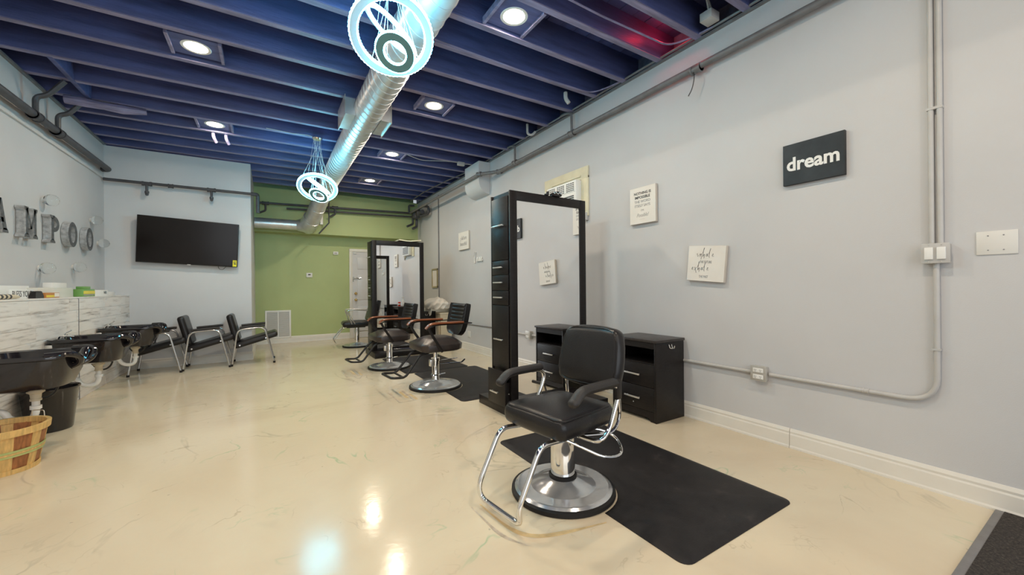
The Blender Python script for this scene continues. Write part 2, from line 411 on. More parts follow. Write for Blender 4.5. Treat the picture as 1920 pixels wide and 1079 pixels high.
structure(MB().box(LX, LX + 0.02, YF, TVY, 2.76, 2.785).build('trim_4', 'wall_grey'))
# plank half wall with a ledge on the left
pw = structure(MB().box(LX, PX, YF, TVY, 0, 1.085).build('wall_shampoo', 'wall_white'))
MB().box(LX, PX + 0.008, YF, TVY, 1.085, 1.10).build('ledge_board', 'plank', pw)
rowh = 1.082 / 9
for row in range(9):
    y = 2.6 - random.uniform(0, 0.6)
    while y < TVY - 0.002:
        L = random.choice((0.62, 0.8, 0.95, 1.2)); y1 = min(y + L, TVY - 0.001)
        if y < 6.0 and y1 > 6.028: y1 = 6.03
        if TVY - y1 < 0.12: y1 = TVY - 0.001
        t = random.uniform(0.007, 0.011)
        hl = (y1 - y) / 2 - 0.0012
        MB().box(PX - 0.002, PX + t, -hl, hl, -rowh / 2 + 0.001, rowh / 2 - 0.001, bev=0.0012).build('plank', 'plank', pw, smooth=0, loc=(0, (y + y1) / 2, (row + 0.5) * rowh))
        y = y1
MB().box(PX, PX + 0.013, 6.026, 6.033, 0, 1.085).build('seam_strip', 'ink_soft', pw)

# back door: frame, panelled leaf, hardware
dr = structure(bpy.data.objects.new('door_1', None)); C.objects.link(dr); dr.location = (0, GY, 0)
MB().box(1.67, 2.49, -0.02, 0.0, 0.005, 2.03).build('door_leaf', 'door_white', dr)
fr = MB(); fr.box(1.60, 1.67, -0.035, 0, 0, 2.10, bev=0.005); fr.box(2.49, 2.56, -0.035, 0, 0, 2.10, bev=0.005); fr.box(1.60, 2.56, -0.036, 0, 2.03, 2.10, bev=0.005)
fr.build('door_frame', 'trim_white', dr)
for px_ in (1.78, 2.12):
    for z0, z1 in ((0.15, 0.75), (0.9, 1.5), (1.62, 1.9)):
        MB().box(px_, px_ + 0.26, -0.028, -0.02, z0, z1, bev=0.006).build('door_panel', 'door_white', dr)
for z in (0.90, 1.05):
    k = MB(); k.cyl((1.74, -0.02, z), (1.74, -0.03, z), 0.032); k.cyl((1.74, -0.03, z), (1.74, -0.055, z), 0.012); k.ball((1.74, -0.07, z), 0.027)
    k.build('door_knob', 'brass', dr)
k = MB(); k.tube(bend([(1.69, -0.022, 1.38), (1.69, -0.05, 1.41), (1.75, -0.055, 1.42), (1.80, -0.05, 1.40), (1.86, -0.05, 1.42)], 0.02), 0.012, 8); k.box(1.675, 1.70, -0.03, -0.02, 1.33, 1.44)
k.build('door_guard', 'chrome_worn', dr)
MB().box(1.69, 1.76, -0.05, -0.02, 1.985, 2.015, bev=0.004).build('door_contact', 'plastic_white', dr)

# ------------------------------------------------------------------ ceiling services
# spiral duct
du = thing('spiral_duct', 'long round galvanised spiral air duct under the blue joists ending in an elbow', 'duct', (0.93, 0, 3.09))
dm = MB(); dm.tube([(0, YF, 0), (0, 2, 0), (0, 5, 0), (0, 7.9, 0)], 0.147, 40); dm.build('duct_run', 'duct_metal', du)
em = MB(); path = bend([(0, 7.88, 0), (0, 8.3, 0), (-0.10, 8.72, -0.30), (-0.20, 9.12, -0.58), (-0.22, 9.32, -0.62)], 0.12, 4)
em.tube(path, 0.148, 32); em.build('duct_drop', 'duct_metal', du)
el = MB(); el.tube([(-0.17, 8.98, -0.46), (-0.20, 9.10, -0.54), (-0.25, 9.2, -0.585), (-0.33, 9.26, -0.60), (-0.42, 9.28, -0.60)], 0.16, 32, radii=[0.160, 0.166, 0.160, 0.14, 0.115]); el.build('duct_elbow', 'duct_metal', du)
em = MB(); em.tube([(-0.40, 9.28, -0.60), (-1.17, 9.28, -0.60)], 0.105, 28); em.build('duct_branch', 'duct_metal', du)
n = 40
sme = MB().tube([(0.149 * math.cos(2 * PI * j / n), 0.05 * math.cos(2 * PI * j / n + 0.6), 0.149 * math.sin(2 * PI * j / n)) for j in range(n)], 0.0028, 5, closed=True).mesh('duct_seam', 'duct_metal')
y = YF + 0.1
while y < 7.8:
    o = bpy.data.objects.new('duct_seam', sme); C.objects.link(o); o.parent = du; o.location = (0, y, 0); y += 0.118
for i in (3, 5, 8, 11):
    c = path[min(i, len(path) - 1)]; d = (path[min(i + 1, len(path) - 1)] - path[i - 1]).normalized(); u_ = d.cross(Vector((0, 0, 1))).normalized(); v_ = d.cross(u_)
    MB().tube([c + (u_ * math.cos(2 * PI * j / 32) + v_ * math.sin(2 * PI * j / 32)) * 0.151 for j in range(32)], 0.004, 5, closed=True).build('duct_seam', 'duct_metal', du)
for x in (-0.5, -0.68, -0.86, -1.04):
    MB().tube([(x + 0.03 * math.cos(2 * PI * j / 28), 9.28 + 0.107 * math.cos(2 * PI * j / 28), -0.60 + 0.107 * math.sin(2 * PI * j / 28)) for j in range(28)], 0.0025, 5, closed=True).build('duct_seam', 'duct_metal', du)
for s in (-1, 1):               # register boots
    b_ = MB()
    x0, x1 = sorted((s * 0.135, s * 0.235))
    b_.box(x0, x1, 4.42, 4.86, -0.085, 0.09)
    o = b_.build('register_boot', 'duct_metal', du, smooth=0)
    f_ = MB(); xs = s * 0.235; xa, xb = sorted((xs, xs + s * 0.008))
    f_.box(xa, xb, 4.40, 4.425, -0.105, 0.11); f_.box(xa, xb, 4.855, 4.88, -0.105, 0.11); f_.box(xa, xb, 4.42, 4.86, -0.105, -0.08); f_.box(xa, xb, 4.42, 4.86, 0.085, 0.11)
    f_.build('register_flange', 'satin_steel', o, smooth=0)
    MB().box(xa, xa + 0.004, 4.425, 4.855, -0.08, 0.085).build('register_face', 'duct_metal', o, smooth=0)
MB().box(0.0, 0.05, 9.18, 9.34, -0.56, -0.34).build('end_register', 'plastic_white', du, smooth=0)
hs = MB(); hs.tube([(0.18, 9.3, 0.19), (0.18, 9.3, -0.50)], 0.014, 8); hs.tube([(0.18, 9.3, -0.50), (-0.02, 9.26, -0.75)], 0.014, 8)
hs.build('hanger_strap', 'pipe_dark', du)
for y in (0.9, 3.45, 6.3):
    sp = MB(); sp.tube([(0.152 * math.cos(a), y, 0.152 * math.sin(a)) for a in [PI * (i / 12) for i in range(13)]], 0.004, 5)
    sp.build('hanger_band', 'satin_steel', du)

# recessed lights on mounting plates
def downlight(x, y, z, label, visible=True):
    t = thing('recessed_light', label, 'ceiling light', (x, y, z), 0, 'recessed ceiling lights')
    MB().box(-0.17, 0.17, -0.165, 0.165, 0, 0.01, bev=0.002).build('mounting_plate', 'joist_blue', t, smooth=0)
    MB().lathe([(0.088, -0.001), (0.105, -0.004), (0.110, 0.0), (0.110, 0.004), (0.085, 0.004)], 32, cap=False).build('trim_ring', 'plastic_white', t)
    MB().lathe([(0.001, -0.004), (0.05, -0.0035), (0.086, -0.001), (0.086, 0.003)], 28).build('lens', 'lens_warm', t)
    for s in (-1, 1):
        MB().box(s * 0.18 - 0.012, s * 0.18 + 0.012, -0.17, 0.17, -0.02, 0.03).build('hanger_bar', 'joist_worn_lit', t, smooth=0)
    area('bulb', (0, 0, -0.012), (0, 0, 0), 0.15, 0.15, DOWN_W, (1.0, 0.84, 0.64), 'DISK', t)
DL = [(-0.53, 4.39, 'bright recessed ceiling light, front one of the left row by the grey wall side'),
      (-0.58, 6.32, 'recessed ceiling light in the middle of the left row beside hanging cable ends'),
      (-0.56, 8.52, 'recessed ceiling light farthest back in the left row above the television'),
      (1.66, 2.62, 'bright recessed ceiling light right of the duct, nearest of the right row'),
      (1.66, 4.39, 'recessed ceiling light right of the duct registers, second of the right row'),
      (1.68, 6.31, 'recessed ceiling light third of the right row with a thin wire beside it'),
      (1.71, 8.07, 'small recessed ceiling light farthest back in the right row near the green wall')]
for x, y, l in DL: downlight(x, y, 3.295, l)
for x, y, l in ((-0.55, 2.62, 'unseen recessed ceiling light of the left row just ahead of the camera, above the view'), (-0.55, 0.6, 'unseen recessed ceiling light of the left row beside the camera'), (1.66, 0.6, 'unseen recessed ceiling light of the right row above the near floor mat'),
                (-0.55, -1.4, 'unseen recessed ceiling light at the shop front end of the left row'), (1.66, -1.4, 'unseen recessed ceiling light at the shop front end of the right row')):
    downlight(x, y, 3.295, l)  # both rows carried on out of view, lamps added for even light

# ring chandeliers
def chandelier(x, y, z, rbig, label, zc=3.265):
    t = thing('ring_chandelier', label, 'chandelier', (x, y, z), 0, 'ring chandeliers')
    def ring(name, c, R, wd, ht, tilt, az):
        n = Vector((math.sin(tilt) * math.cos(az), math.sin(tilt) * math.sin(az), math.cos(tilt)))
        e1 = n.cross(Vector((1, 0, 0.01))).normalized(); e2 = n.cross(e1); c = Vector(c); seg = 64
        def loops(prof):
            b_ = MB(); rs = []
            for j in range(seg):
                d = e1 * math.cos(2 * PI * j / seg) + e2 * math.sin(2 * PI * j / seg)
                rs.append(b_.ring([c + d * (R + a) + n * h for a, h in prof]))
            return b_.skin(rs, closed=True)
        o = loops([(-wd / 2, -ht / 2), (wd / 2, -ht / 2), (wd / 2, ht / 2), (-wd / 2, ht / 2)]).build(name, 'ring_gap' if name == 'small_ring' else 'ring_face', t)
        # lit crystal strips on the outer and inner rim: small beads give the scalloped edge
        for sgn, nm in ((1, 'outer_strip'), (-1, 'inner_strip')):
            b_ = MB(); rs = []
            for j in range(seg * 2):
                d = e1 * math.cos(PI * j / seg) + e2 * math.sin(PI * j / seg)
                bulge = 0.009 if j % 2 else 0.005
                rs.append(b_.ring([c + d * (R + sgn * (wd / 2 + a)) + n * h for a, h in ((0.0005, -ht / 2), (bulge, -ht * 0.3), (bulge, ht * 0.3), (0.0005, ht / 2))]))
            b_.skin(rs, closed=True).build(nm, 'ring_glow', o)
        return [c + e1 * math.cos(a) * R + e2 * math.sin(a) * R + n * ht / 2 for a in (0.4, 2.0, 3.6, 5.2)]
    az = math.radians(75)
    pts = ring('large_ring', (0, 0, 0), rbig, 0.040, 0.034, math.radians(33), az)
    pts += ring('middle_ring', (0.0, 0.02, 0.045), rbig * 0.78, 0.016, 0.022, math.radians(39), math.radians(-31))
    pts += ring('small_ring', (0.012, -0.03, -0.115), rbig * 0.42, 0.044, 0.020, math.radians(36), math.radians(50))
    MB().lathe([(0.001, zc - z), (0.06, zc - z), (0.065, zc - z - 0.012), (0.05, zc - z - 0.03), (0.001, zc - z - 0.03)], 24).build('canopy', 'chrome', t)
    for i, p in enumerate(pts):
        a = 2 * PI * i / len(pts)
        MB().tube([(0.045 * math.cos(a), 0.045 * math.sin(a), zc - z - 0.03), p], 0.0014, 5).build('suspension_wire', 'paper_white', t)
    lf = MB(); lf.tube([(-0.02, 0, zc - z - 0.003), (-0.12, -0.02, zc - z + 0.006), (-0.3, 0.01, zc - z + 0.004), (-0.6, -0.02, zc - z + 0.004)], 0.005, 6); lf.build('supply_cord', 'conduit_grey', t)
chandelier(0.655, 2.44, 2.715, 0.222, 'large glowing crystal ring chandelier in front of the duct at the top of the view')
chandelier(0.583, 6.06, 2.572, 0.228, 'glowing crystal ring chandelier on thin wires farther back near the green wall')

# pipes
def coupling(p, axis, r, l):
    p, a = Vector(p), Vector(axis).normalized(); b_ = MB()
    b_.cyl(p - a * l / 2, p + a * l / 2, r, 12); b_.cyl(p - a * l / 2, p - a * l * 0.3, r * 1.18, 12); b_.cyl(p + a * l * 0.3, p + a * l / 2, r * 1.18, 12)
    return b_
pr = thing('sprinkler_pipe', 'thick grey pipe along the top of the right wall bending round the boxed corner', 'pipe', (0, 0, 3.0))
pm = MB(); pm.tube(bend([(3.085, YF, 0.03), (3.085, 1.9, 0.005), (3.085, 5.35, -0.02), (2.915, 5.70, 0.0), (2.915, 9.35, -0.02)], 0.05), 0.027, 14); pm.build('pipe_run', 'pipe_grey', pr)
for y in (2.0, 3.61, 4.88): coupling((3.085, y, -0.01), (0, 1, 0), 0.033, 0.09).build('pipe_coupling', 'pipe_grey', pr)
for p in ((3.085, 5.35, -0.02), (2.915, 5.70, 0)): coupling(p, (-0.4, 0.8, 0), 0.034, 0.08).build('pipe_elbow', 'pipe_grey', pr)
for y, dz in ((3.61, 0.0), (4.88, 0.0)):
    r_ = MB(); r_.tube(bend([(3.085, y, 0), (3.085, y, 0.235), (3.085, y + 0.10, 0.265), (3.085, y + 0.2, 0.27)], 0.04), 0.015, 10); r_.build('pipe_riser', 'pipe_grey', pr)
tw = MB(); tw.tube(bend([(3.07, 2.02, -0.02), (3.06, 2.0, -0.08), (3.07, 2.03, -0.17), (3.06, 2.06, -0.22)], 0.04), 0.004, 6); tw.build('loose_wire', 'wire_black', pr)
pl = thing('wall_pipe', 'dark grey pipe sloping away along the top of the left wall', 'pipe', (0, 0, 2.86))
pm = MB(); pm.tube(bend([(-1.92, YF, 0.0), (-1.92, 7.72, 0.02), (-1.99, 7.74, 0.02)], 0.03), 0.036, 14); pm.build('pipe_run', 'pipe_dark', pl)
for y in (5.68, 6.16):
    coupling((-1.92, y, 0.01), (0, 1, 0), 0.044, 0.12).build('pipe_coupling', 'pipe_dark', pl)
    r_ = MB(); r_.tube(bend([(-1.92, y, 0.02), (-1.92, y, 0.20), (-1.84, y, 0.23), (-1.72, y, 0.40)], 0.045), 0.023, 10); r_.build('pipe_riser', 'pipe_dark', pl)
pt = thing('sprinkler_pipe', 'thin dark pipe with two hanging stubs across the wall above the television', 'pipe', (0, 7.74, 2.735))
pm = MB(); pm.tube([(-1.98, 0, 0.01), (-0.22, 0, 0.0)], 0.021, 12); pm.build('pipe_run', 'pipe_dark', pt)
for x in (-1.52, -0.76):
    coupling((x, 0, 0), (1, 0, 0), 0.028, 0.11).build('pipe_tee', 'pipe_dark', pt)
    s_ = MB(); s_.cyl((x, 0, 0), (x, 0, -0.13), 0.017); s_.cyl((x, 0, -0.11), (x, 0, -0.14), 0.026); s_.ball((x, 0, -0.155), 0.021); s_.build('sprinkler_stub', 'pipe_dark', pt)
coupling((-1.25, 0, 0), (1, 0, 0), 0.028, 0.06).build('pipe_valve', 'pipe_dark', pt)
e_ = MB(); e_.tube(bend([(-0.24, 0, 0), (-0.16, 0, 0), (-0.15, 0.02, -0.02), (-0.15, 0.02, -0.30)], 0.03), 0.028, 10); e_.build('pipe_drop', 'pipe_dark', pt)
pg = thing('sprinkler_pipe', 'pair of dark pipes across the upper green wall with a valve cluster at the corner', 'pipe', (0, 9.42, 2.9))
pm = MB(); pm.tube([(-0.15, 0, 0.02), (3.0, 0, 0.09)], 0.022, 12); pm.build('pipe_run', 'pipe_dark', pg)
pm = MB(); pm.tube([(0.32, 0.03, -0.05), (3.05, 0.0, 0.0)], 0.02, 12); pm.build('pipe_run', 'pipe_dark', pg)
for x, z in ((-0.05, 0.02), (1.25, 0.055)):
    coupling((x, 0, z), (1, 0, 0), 0.03, 0.12).build('pipe_tee', 'pipe_dark', pg)
    s_ = MB(); s_.tube(bend([(x, 0, z), (x, 0, z - 0.15), (x - 0.11, -0.02, z - 0.21)], 0.03), 0.019, 10); s_.build('pipe_drop', 'pipe_dark', pg)
v = MB()
v.tube(bend([(2.9, 0, 0.09), (2.9, 0, 0.27), (3.02, -0.05, 0.27)], 0.03), 0.022, 10)
v.tube(bend([(2.95, -0.05, 0.08), (2.95, -0.9, 0.10), (3.07, -0.9, 0.10), (3.07, -0.9, -0.06), (2.98, -0.6, -0.08)], 0.05), 0.028, 10)
v.tube([(2.98, -0.1, 0.0), (2.98, -0.75, 0.0)], 0.05, 12)
v.ball((2.98, -0.3, -0.02), 0.085, 0.1, 0.09); v.ball((2.98, -0.55, 0.0), 0.075, 0.06, 0.08)
v.tube(bend([(2.98, -0.05, 0.0), (2.98, -0.05, -0.18), (2.82, -0.1, -0.26)], 0.04), 0.026, 10)
v.tube(bend([(3.02, -0.2, 0.0), (3.02, -0.2, -0.27), (2.90, -0.28, -0.33)], 0.04), 0.03, 10)
v.build('valve_cluster', 'pipe_dark', pg)
# conduit along the top edge of the right wall and hoops of cable
cd = thing('ceiling_conduit', 'thin grey conduit lying along the joist ends at the top of the right wall', 'conduit', (3.11, 0, 3.28))
c_ = MB(); c_.tube([(0, YF, 0), (0, 6.5, 0.0), (-0.12, 7.2, -0.01), (-0.22, 8.3, -0.02), (-0.24, 9.2, -0.05)], 0.011, 8); c_.build('conduit_run', 'pipe_grey', cd)
for y in (1.98, 2.95): 
    c_ = MB(); c_.tube(bend([(-2.0, y - 0.05 + 0.3, 0.012), (-0.9, y + 0.24, -0.02), (-0.12, y + 0.22, -0.02), (-0.02, y + 0.05, 0.0), (0, y - 0.15, 0.0)], 0.1), 0.008, 8); c_.build('cable_hoop', 'joist_worn_lit', cd)
c_ = MB(); c_.tube(bend([(-0.16, 4.35, 0.06), (-0.16, 4.35, -0.07), (-0.12, 4.3, -0.10), (-0.08, 4.28, -0.05)], 0.03), 0.016, 8); c_.build('pipe_stub', 'conduit_grey', cd)
c_ = MB(); c_.tube(bend([(-0.32, 3.36, 0.02), (-0.32, 3.36, -0.05), (-0.29, 3.34, -0.10)], 0.03), 0.022, 8); c_.build('pipe_stub', 'conduit_grey', cd)
jb = thing('junction_box', 'grey electrical junction box with looped cables at a joist end by the right wall', 'electrical box', (3.02, 1.84, 3.31))
MB().box(-0.055, 0.055, -0.05, 0.05, -0.035, 0.035, bev=0.004).build('box', 'conduit_grey', jb)
c_ = MB(); c_.tube(bend([(0.0, 0, 0.03), (-0.05, 0, 0.17), (-0.15, 0, 0.2)], 0.06), 0.008, 8); c_.tube(bend([(0.03, 0, 0.03), (0.05, 0.02, 0.13), (0.0, 0.03, 0.2)], 0.06), 0.008, 8); c_.build('cable', 'conduit_grey', jb)
lj = thing('junction_box', 'small white junction box with wire near the right wall at the third right light', 'electrical box', (2.75, 6.05, 3.24))
MB().box(-0.06, 0.06, -0.025, 0.025, -0.03, 0.028, bev=0.003).build('box', 'conduit_grey', lj)
c_ = MB(); c_.tube(bend([(-0.9, 0.12, 0.05), (-0.65, 0.1, -0.02), (-0.3, 0.0, 0.0), (0.0, 0, 0.02)], 0.1), 0.005, 6); c_.tube(bend([(0.05, 0, 0.0), (0.2, 0.02, 0.03), (0.3, 0.05, -0.01)], 0.1), 0.006, 6); c_.build('cable', 'conduit_grey', lj)
# a red indicator glow in the joist bay at the right
rl = thing('indicator_lamp', 'small red lamp glowing between two joists above the right wall', 'lamp', (3.02, 2.19, 3.50))
MB().lathe([(0.001, 0.03), (0.022, 0.03), (0.022, 0.0), (0.001, 0.0)], 16).build('lamp_body', 'joist_worn_lit', rl)
MB().ball((0, 0, -0.008), 0.014, seg=12, rows=8).build('lamp_bulb', 'red_led', rl)
d_ = bpy.data.lights.new('bulb_light', 'POINT'); d_.energy = 2.2; d_.color = (1, 0.02, 0.04); d_.shadow_soft_size = 0.02
o = bpy.data.objects.new('bulb_light', d_); C.objects.link(o); o.parent = rl; o.location = (0, 0, -0.05)
# diagonal brace under the left joists, and old duct stub
br = thing('brace_board', 'short diagonal blue board nailed between the joists near the left wall', 'board', (-1.66, 5.66, 3.30))
MB().box(-0.022, 0.022, -0.5, 0.5, -0.035, 0.13, bev=0.004).build('board', 'joist_blue', br)
ct = thing('cable_ends', 'short cut cable ends hanging beside the middle left ceiling light', 'cable', (-0.62, 6.62, 3.25))
for dx in (0.0, 0.14):
    c_ = MB(); c_.tube(bend([(dx, -0.06, 0.02), (dx, -0.07, -0.04), (dx + 0.03, -0.02, -0.10)], 0.04), 0.02, 8); c_.build('cable_end', 'joist_worn_lit', ct)
wb_ = thing('wrapped_pipe', 'lumpy wrapped pipe under the joists in the left corner', 'pipe', (-1.55, 6.08, 3.22))
c_ = MB(); c_.tube([(-0.3, 0, 0), (-0.15, 0.02, 0.01), (0.0, 0, -0.005), (0.15, 0.03, 0.0), (0.35, 0.05, 0.02)], 0.04, 10, radii=[0.045, 0.052, 0.04, 0.05, 0.03]); c_.build('pipe_wrap', 'joist_worn_lit', wb_)

# boxed-in corner on the right wall
sf = structure(bpy.data.objects.new('trim_5', None)); C.objects.link(sf)
prof = [(0, 3.25), (-0.20, 3.25), (-0.20, 2.92)] + [(-0.20 + 0.20 * (1 - math.cos(a)) * 1.0, 2.92 - 0.2 * math.sin(a)) for a in [PI / 2 * i / 8 for i in range(1, 9)]]
MB().prism(prof, lambda q: Vector((RX + q[0], 5.78, q[1])), lambda q: Vector((RX + q[0], 6.32, q[1]))).build('boxed_pipe_cover', 'wall_white', sf)

# ------------------------------------------------------------------ right wall fittings
def canvas(label, y0, y1, z0, z1, rot=0.0, th=0.035, cat='wall sign', m='canvas', me='canvas_edge', grp=None):
    yc, zc = (y0 + y1) / 2, (z0 + z1) / 2
    t = thing('canvas_sign', label, cat, (RX, yc, zc), 0, grp); t.rotation_euler = (rot, 0, 0)
    w_, h_ = abs(y1 - y0) / 2, (z1 - z0) / 2
    MB().box(-th, -0.004, -w_, w_, -h_, h_, bev=0.003).build('panel', me, t)
    MB().box(-th - 0.0015, -th + 0.001, -w_ + 0.002, w_ - 0.002, -h_ + 0.002, h_ - 0.002).build('face', m, t, smooth=0)
    return t, -th - 0.002, w_, h_
R_, U_ = (0, -1, 0), (0, 0, 1)
t, fx, w_, h_ = canvas('black rectangular sign reading dream in white letters on the grey wall', 1.01, 1.365, 1.86, 2.145, th=0.03, m='board_black', me='board_black')
text(t, 'dream', 'paper_white', (fx, 0.0, -0.005), R_, U_, 0.128, bold=0.0035, sx=0.93)
t, fx, w_, h_ = canvas('white canvas sign with lines of grey capitals between the mirror and the black sign', 2.445, 2.755, 1.775, 2.135)
for s_, z, sz, m_ in (('NOTHING IS', 0.118, 0.036, 'ink'), ('IMPOSSIBLE', 0.078, 0.036, 'ink'), ('THE WORD', 0.036, 0.036, 'ink_soft'), ('ITSELF SAYS', -0.004, 0.036, 'ink_soft'), ("I'M", -0.052, 0.03, 'ink_grey')):
    text(t, s_, m_, (fx, 0, z), R_, U_, sz, bold=0.0008 if m_ == 'ink' else 0.0)
text(t, 'Possible!', 'ink_grey', (fx, 0, -0.098), R_, U_, 0.05, shear=0.4, sx=0.8)
text(t, '______', 'ink_grey', (fx, 0, -0.128), R_, U_, 0.022)
# hand lettering: each word is one pen line
GL = {
 'i': [[(0, 0.35), (0.12, 0.5), (0.1, 0.1), (0.2, 0.0), (0.32, 0.25)]],
 'n': [[(0, 0.3), (0.08, 0.5), (0.06, 0.0)], [(0.06, 0.1), (0.2, 0.45), (0.3, 0.4), (0.26, -0.1), (0.2, -0.35)]],
 'h': [[(0.02, 0.5), (0.26, 1.3), (0.16, 1.15), (0.06, 0.4), (0.08, 0.0)], [(0.08, 0.05), (0.26, 0.45), (0.30, 0.2), (0.22, -0.2)]],
 'a': [[(0.3, 0.42), (0.14, 0.45), (0.04, 0.15), (0.14, 0.02), (0.28, 0.4)], [(0.3, 0.45), (0.26, 0.1), (0.4, 0.12)]],
 'l': [[(0.02, 0.4), (0.28, 1.25), (0.14, 0.9), (0.06, 0.2), (0.12, -0.1)]],
 'e': [[(0.02, 0.15), (0.22, 0.3), (0.18, 0.5), (0.06, 0.3), (0.1, 0.02), (0.3, 0.15)]],
 'x': [[(0, 0.45), (0.12, 0.2), (0.28, -0.35)], [(0.3, 0.45), (0.14, 0.2), (0.0, 0.0)]],
}
def script(parent, word, fx, y, z, s):
    b_ = MB(); x = 0
    for ch in word:
        for st in GL[ch]:
            p = [Vector((fx, y - (x + a) * s, z + h * s)) for a, h in st]
            q = bend(p, 0.25 * s, 3)
            b_.tube(q, 0.0023, 5, flat=(0.0017, 0.0008))
        x += 0.44 if ch != 'n' else 0.4
    b_.build('script_word', 'ink', parent)
t, fx, w_, h_ = canvas('tilted white canvas sign with two handwritten script words low on the grey wall', 1.785, 2.115, 1.195, 1.495, rot=math.radians(5.0))
script(t, 'inhale', fx, 0.085, 0.055, 0.062); text(t, 'THE FUTURE', 'ink_soft', (fx, -0.0, 0.012), R_, U_, 0.030, sx=0.62)
script(t, 'exhale', fx, 0.125, -0.06, 0.062); text(t, 'THE PAST', 'ink_soft', (fx, 0.012, -0.112), R_, U_, 0.030, sx=0.62)
t, fx, w_, h_ = canvas('small white lettered canvas on the far wall left of the tall mirror tower', 6.55, 7.0, 1.88, 2.215, th=0.03)
text(t, "y'all are", 'ink_soft', (fx, 0, 0.05), R_, U_, 0.10, shear=0.3, sx=0.85); text(t, 'beautiful', 'ink_soft', (fx, 0, -0.06), R_, U_, 0.10, sx=0.85)
t = thing('word_ornament', 'small white cut-out script ornament on the far wall left of the mirror tower', 'wall decor', (RX, 6.2, 1.68))
b_ = MB()
for ch, x in (('l', 0), ('e', 0.42), ('a', 0.75), ('e', 1.15)):
    for st in GL[ch]: b_.tube(bend([Vector((-0.015, 0.16 - (x + a) * 0.22, (h - 0.4) * 0.16)) for a, h in st], 0.04, 3), 0.014, 6)
b_.build('script', 'paper_white', t)
t = thing('picture_frame', 'narrow gold framed picture on the far wall above the bagged bin', 'picture', (RX, 8.34, 1.38))
b_ = MB(); hw, hh, fw_ = 0.17, 0.21, 0.03
b_.box(-0.025, -0.003, -hw, -hw + fw_, -hh, hh); b_.box(-0.025, -0.003, hw - fw_, hw, -hh, hh); b_.box(-0.0245, -0.003, -hw, hw, -hh, -hh + fw_); b_.box(-0.0245, -0.003, -hw, hw, hh - fw_, hh)
b_.build('frame', 'gold_frame', t, smooth=0)
MB().box(-0.012, -0.006, -hw + 0.02, hw - 0.02, -hh + 0.02, hh - 0.02).build('print', 'canvas', t, smooth=0)
for k in range(5): text(t, 'llnmln', 'ink_grey', (-0.0125, 0, 0.1 - k * 0.05), R_, U_, 0.0) if False else None

# switch box, conduits, blank plate, receptacles
cz = thing('wall_conduit', 'grey painted conduit dropping down the right wall then running left to the outlet box', 'conduit', (RX - 0.018, 0, 0))
r_c = 0.0135
c_ = MB(); c_.tube(bend([(0, 0.615, 1.27), (0, 0.615, 0.50), (0, 1.47, 0.50)], 0.14, 8), r_c, 12); c_.build('lower_run', 'conduit_grey', cz)
c_ = MB(); c_.tube([(0, 1.60, 0.50), (0, 4.4, 0.50)], r_c, 12); c_.build('far_run', 'conduit_grey', cz)
for y in (0.632, 0.598):
    c_ = MB(); c_.tube([(0, y, 1.38), (0, y, 3.25)], r_c * 0.92, 12); c_.build('upper_run', 'conduit_grey', cz)
for z in (2.12, 2.92): MB().box(-0.014, 0.016, 0.585, 0.647, z, z + 0.014).build('strap', 'conduit_grey', cz)
MB().box(-0.015, 0.016, 0.598, 0.634, 0.79, 0.80).build('strap', 'conduit_grey', cz)
coupling((0, 0.92, 0.50), (0, 1, 0), r_c * 1.05, 0.03).build('conduit_coupling', 'conduit_grey', cz)
t = thing('switch_box', 'surface mounted box with two white rocker switches on the right wall', 'light switch', (RX, 0.613, 1.325))
MB().box(-0.045, 0, -0.052, 0.052, -0.052, 0.052, bev=0.005).build('box', 'steel_box', t)
MB().box(-0.052, -0.044, -0.056, 0.056, -0.055, 0.055, bev=0.003).build('cover', 'conduit_grey', t)
for y in (-0.024, 0.024):
    b_ = MB(); b_.box(-0.060, -0.051, y - 0.017, y + 0.017, -0.033, 0.033, bev=0.002); o = b_.build('rocker', 'paper_white', t)
    for z in (-0.046, 0.046): k = MB(); k.cyl((-0.051, y, z), (-0.0545, y, z), 0.003, 8); k.build('screw', 'satin_steel', o)
t = thing('blank_plate', 'white double blank cover plate on the right wall beside the switch box', 'cover plate', (RX, 0.405, 1.365))
MB().box(-0.006, 0, -0.068, 0.068, -0.06, 0.06, bev=0.002).build('plate', 'plastic_white', t)
for y in (-0.023, 0.028):
    for z in (-0.037, 0.037): k = MB(); k.cyl((-0.005, y, z), (-0.0075, y, z), 0.0032, 8); k.build('screw', 'vent_shadow', t)
def outlet_box(loc, label):
    t = thing('outlet_box', label, 'outlet', loc)
    MB().box(-0.045, 0, -0.052, 0.052, -0.052, 0.052, bev=0.006).build('box', 'steel_box', t)
    MB().box(-0.051, -0.044, -0.056, 0.056, -0.055, 0.055, bev=0.003).build('cover', 'steel_box', t)
    for z in (-0.024, 0.024):
        o = MB().box(-0.056, -0.050, -0.036, 0.036, z - 0.016, z + 0.016, bev=0.002).build('receptacle', 'paper_white', t)
        k = MB()
        for y in (-0.018, 0.018):
            for dy in (-0.005, 0.005): k.box(-0.0566, -0.055, y + dy - 0.001, y + dy + 0.001, z - 0.002, z + 0.007)
            k.box(-0.0566, -0.055, y - 0.002, y + 0.002, z - 0.010, z - 0.006)
        k.build('slots', 'ink', o, smooth=0)
outlet_box((RX, 1.535, 0.50), 'square metal box with two white receptacles on the right wall conduit')
t = thing('wall_outlet', 'flat white wall outlet low on the wall behind the wood-armed chairs', 'outlet', (RX, 6.62, 0.30))
MB().box(-0.006, 0, -0.06, 0.06, -0.06, 0.06, bev=0.002).build('plate', 'plastic_white', t)
t = thing('wall_cable', 'thin grey cable running level along the wall behind the wood-armed chairs', 'cable', (RX - 0.008, 0, 0.495))
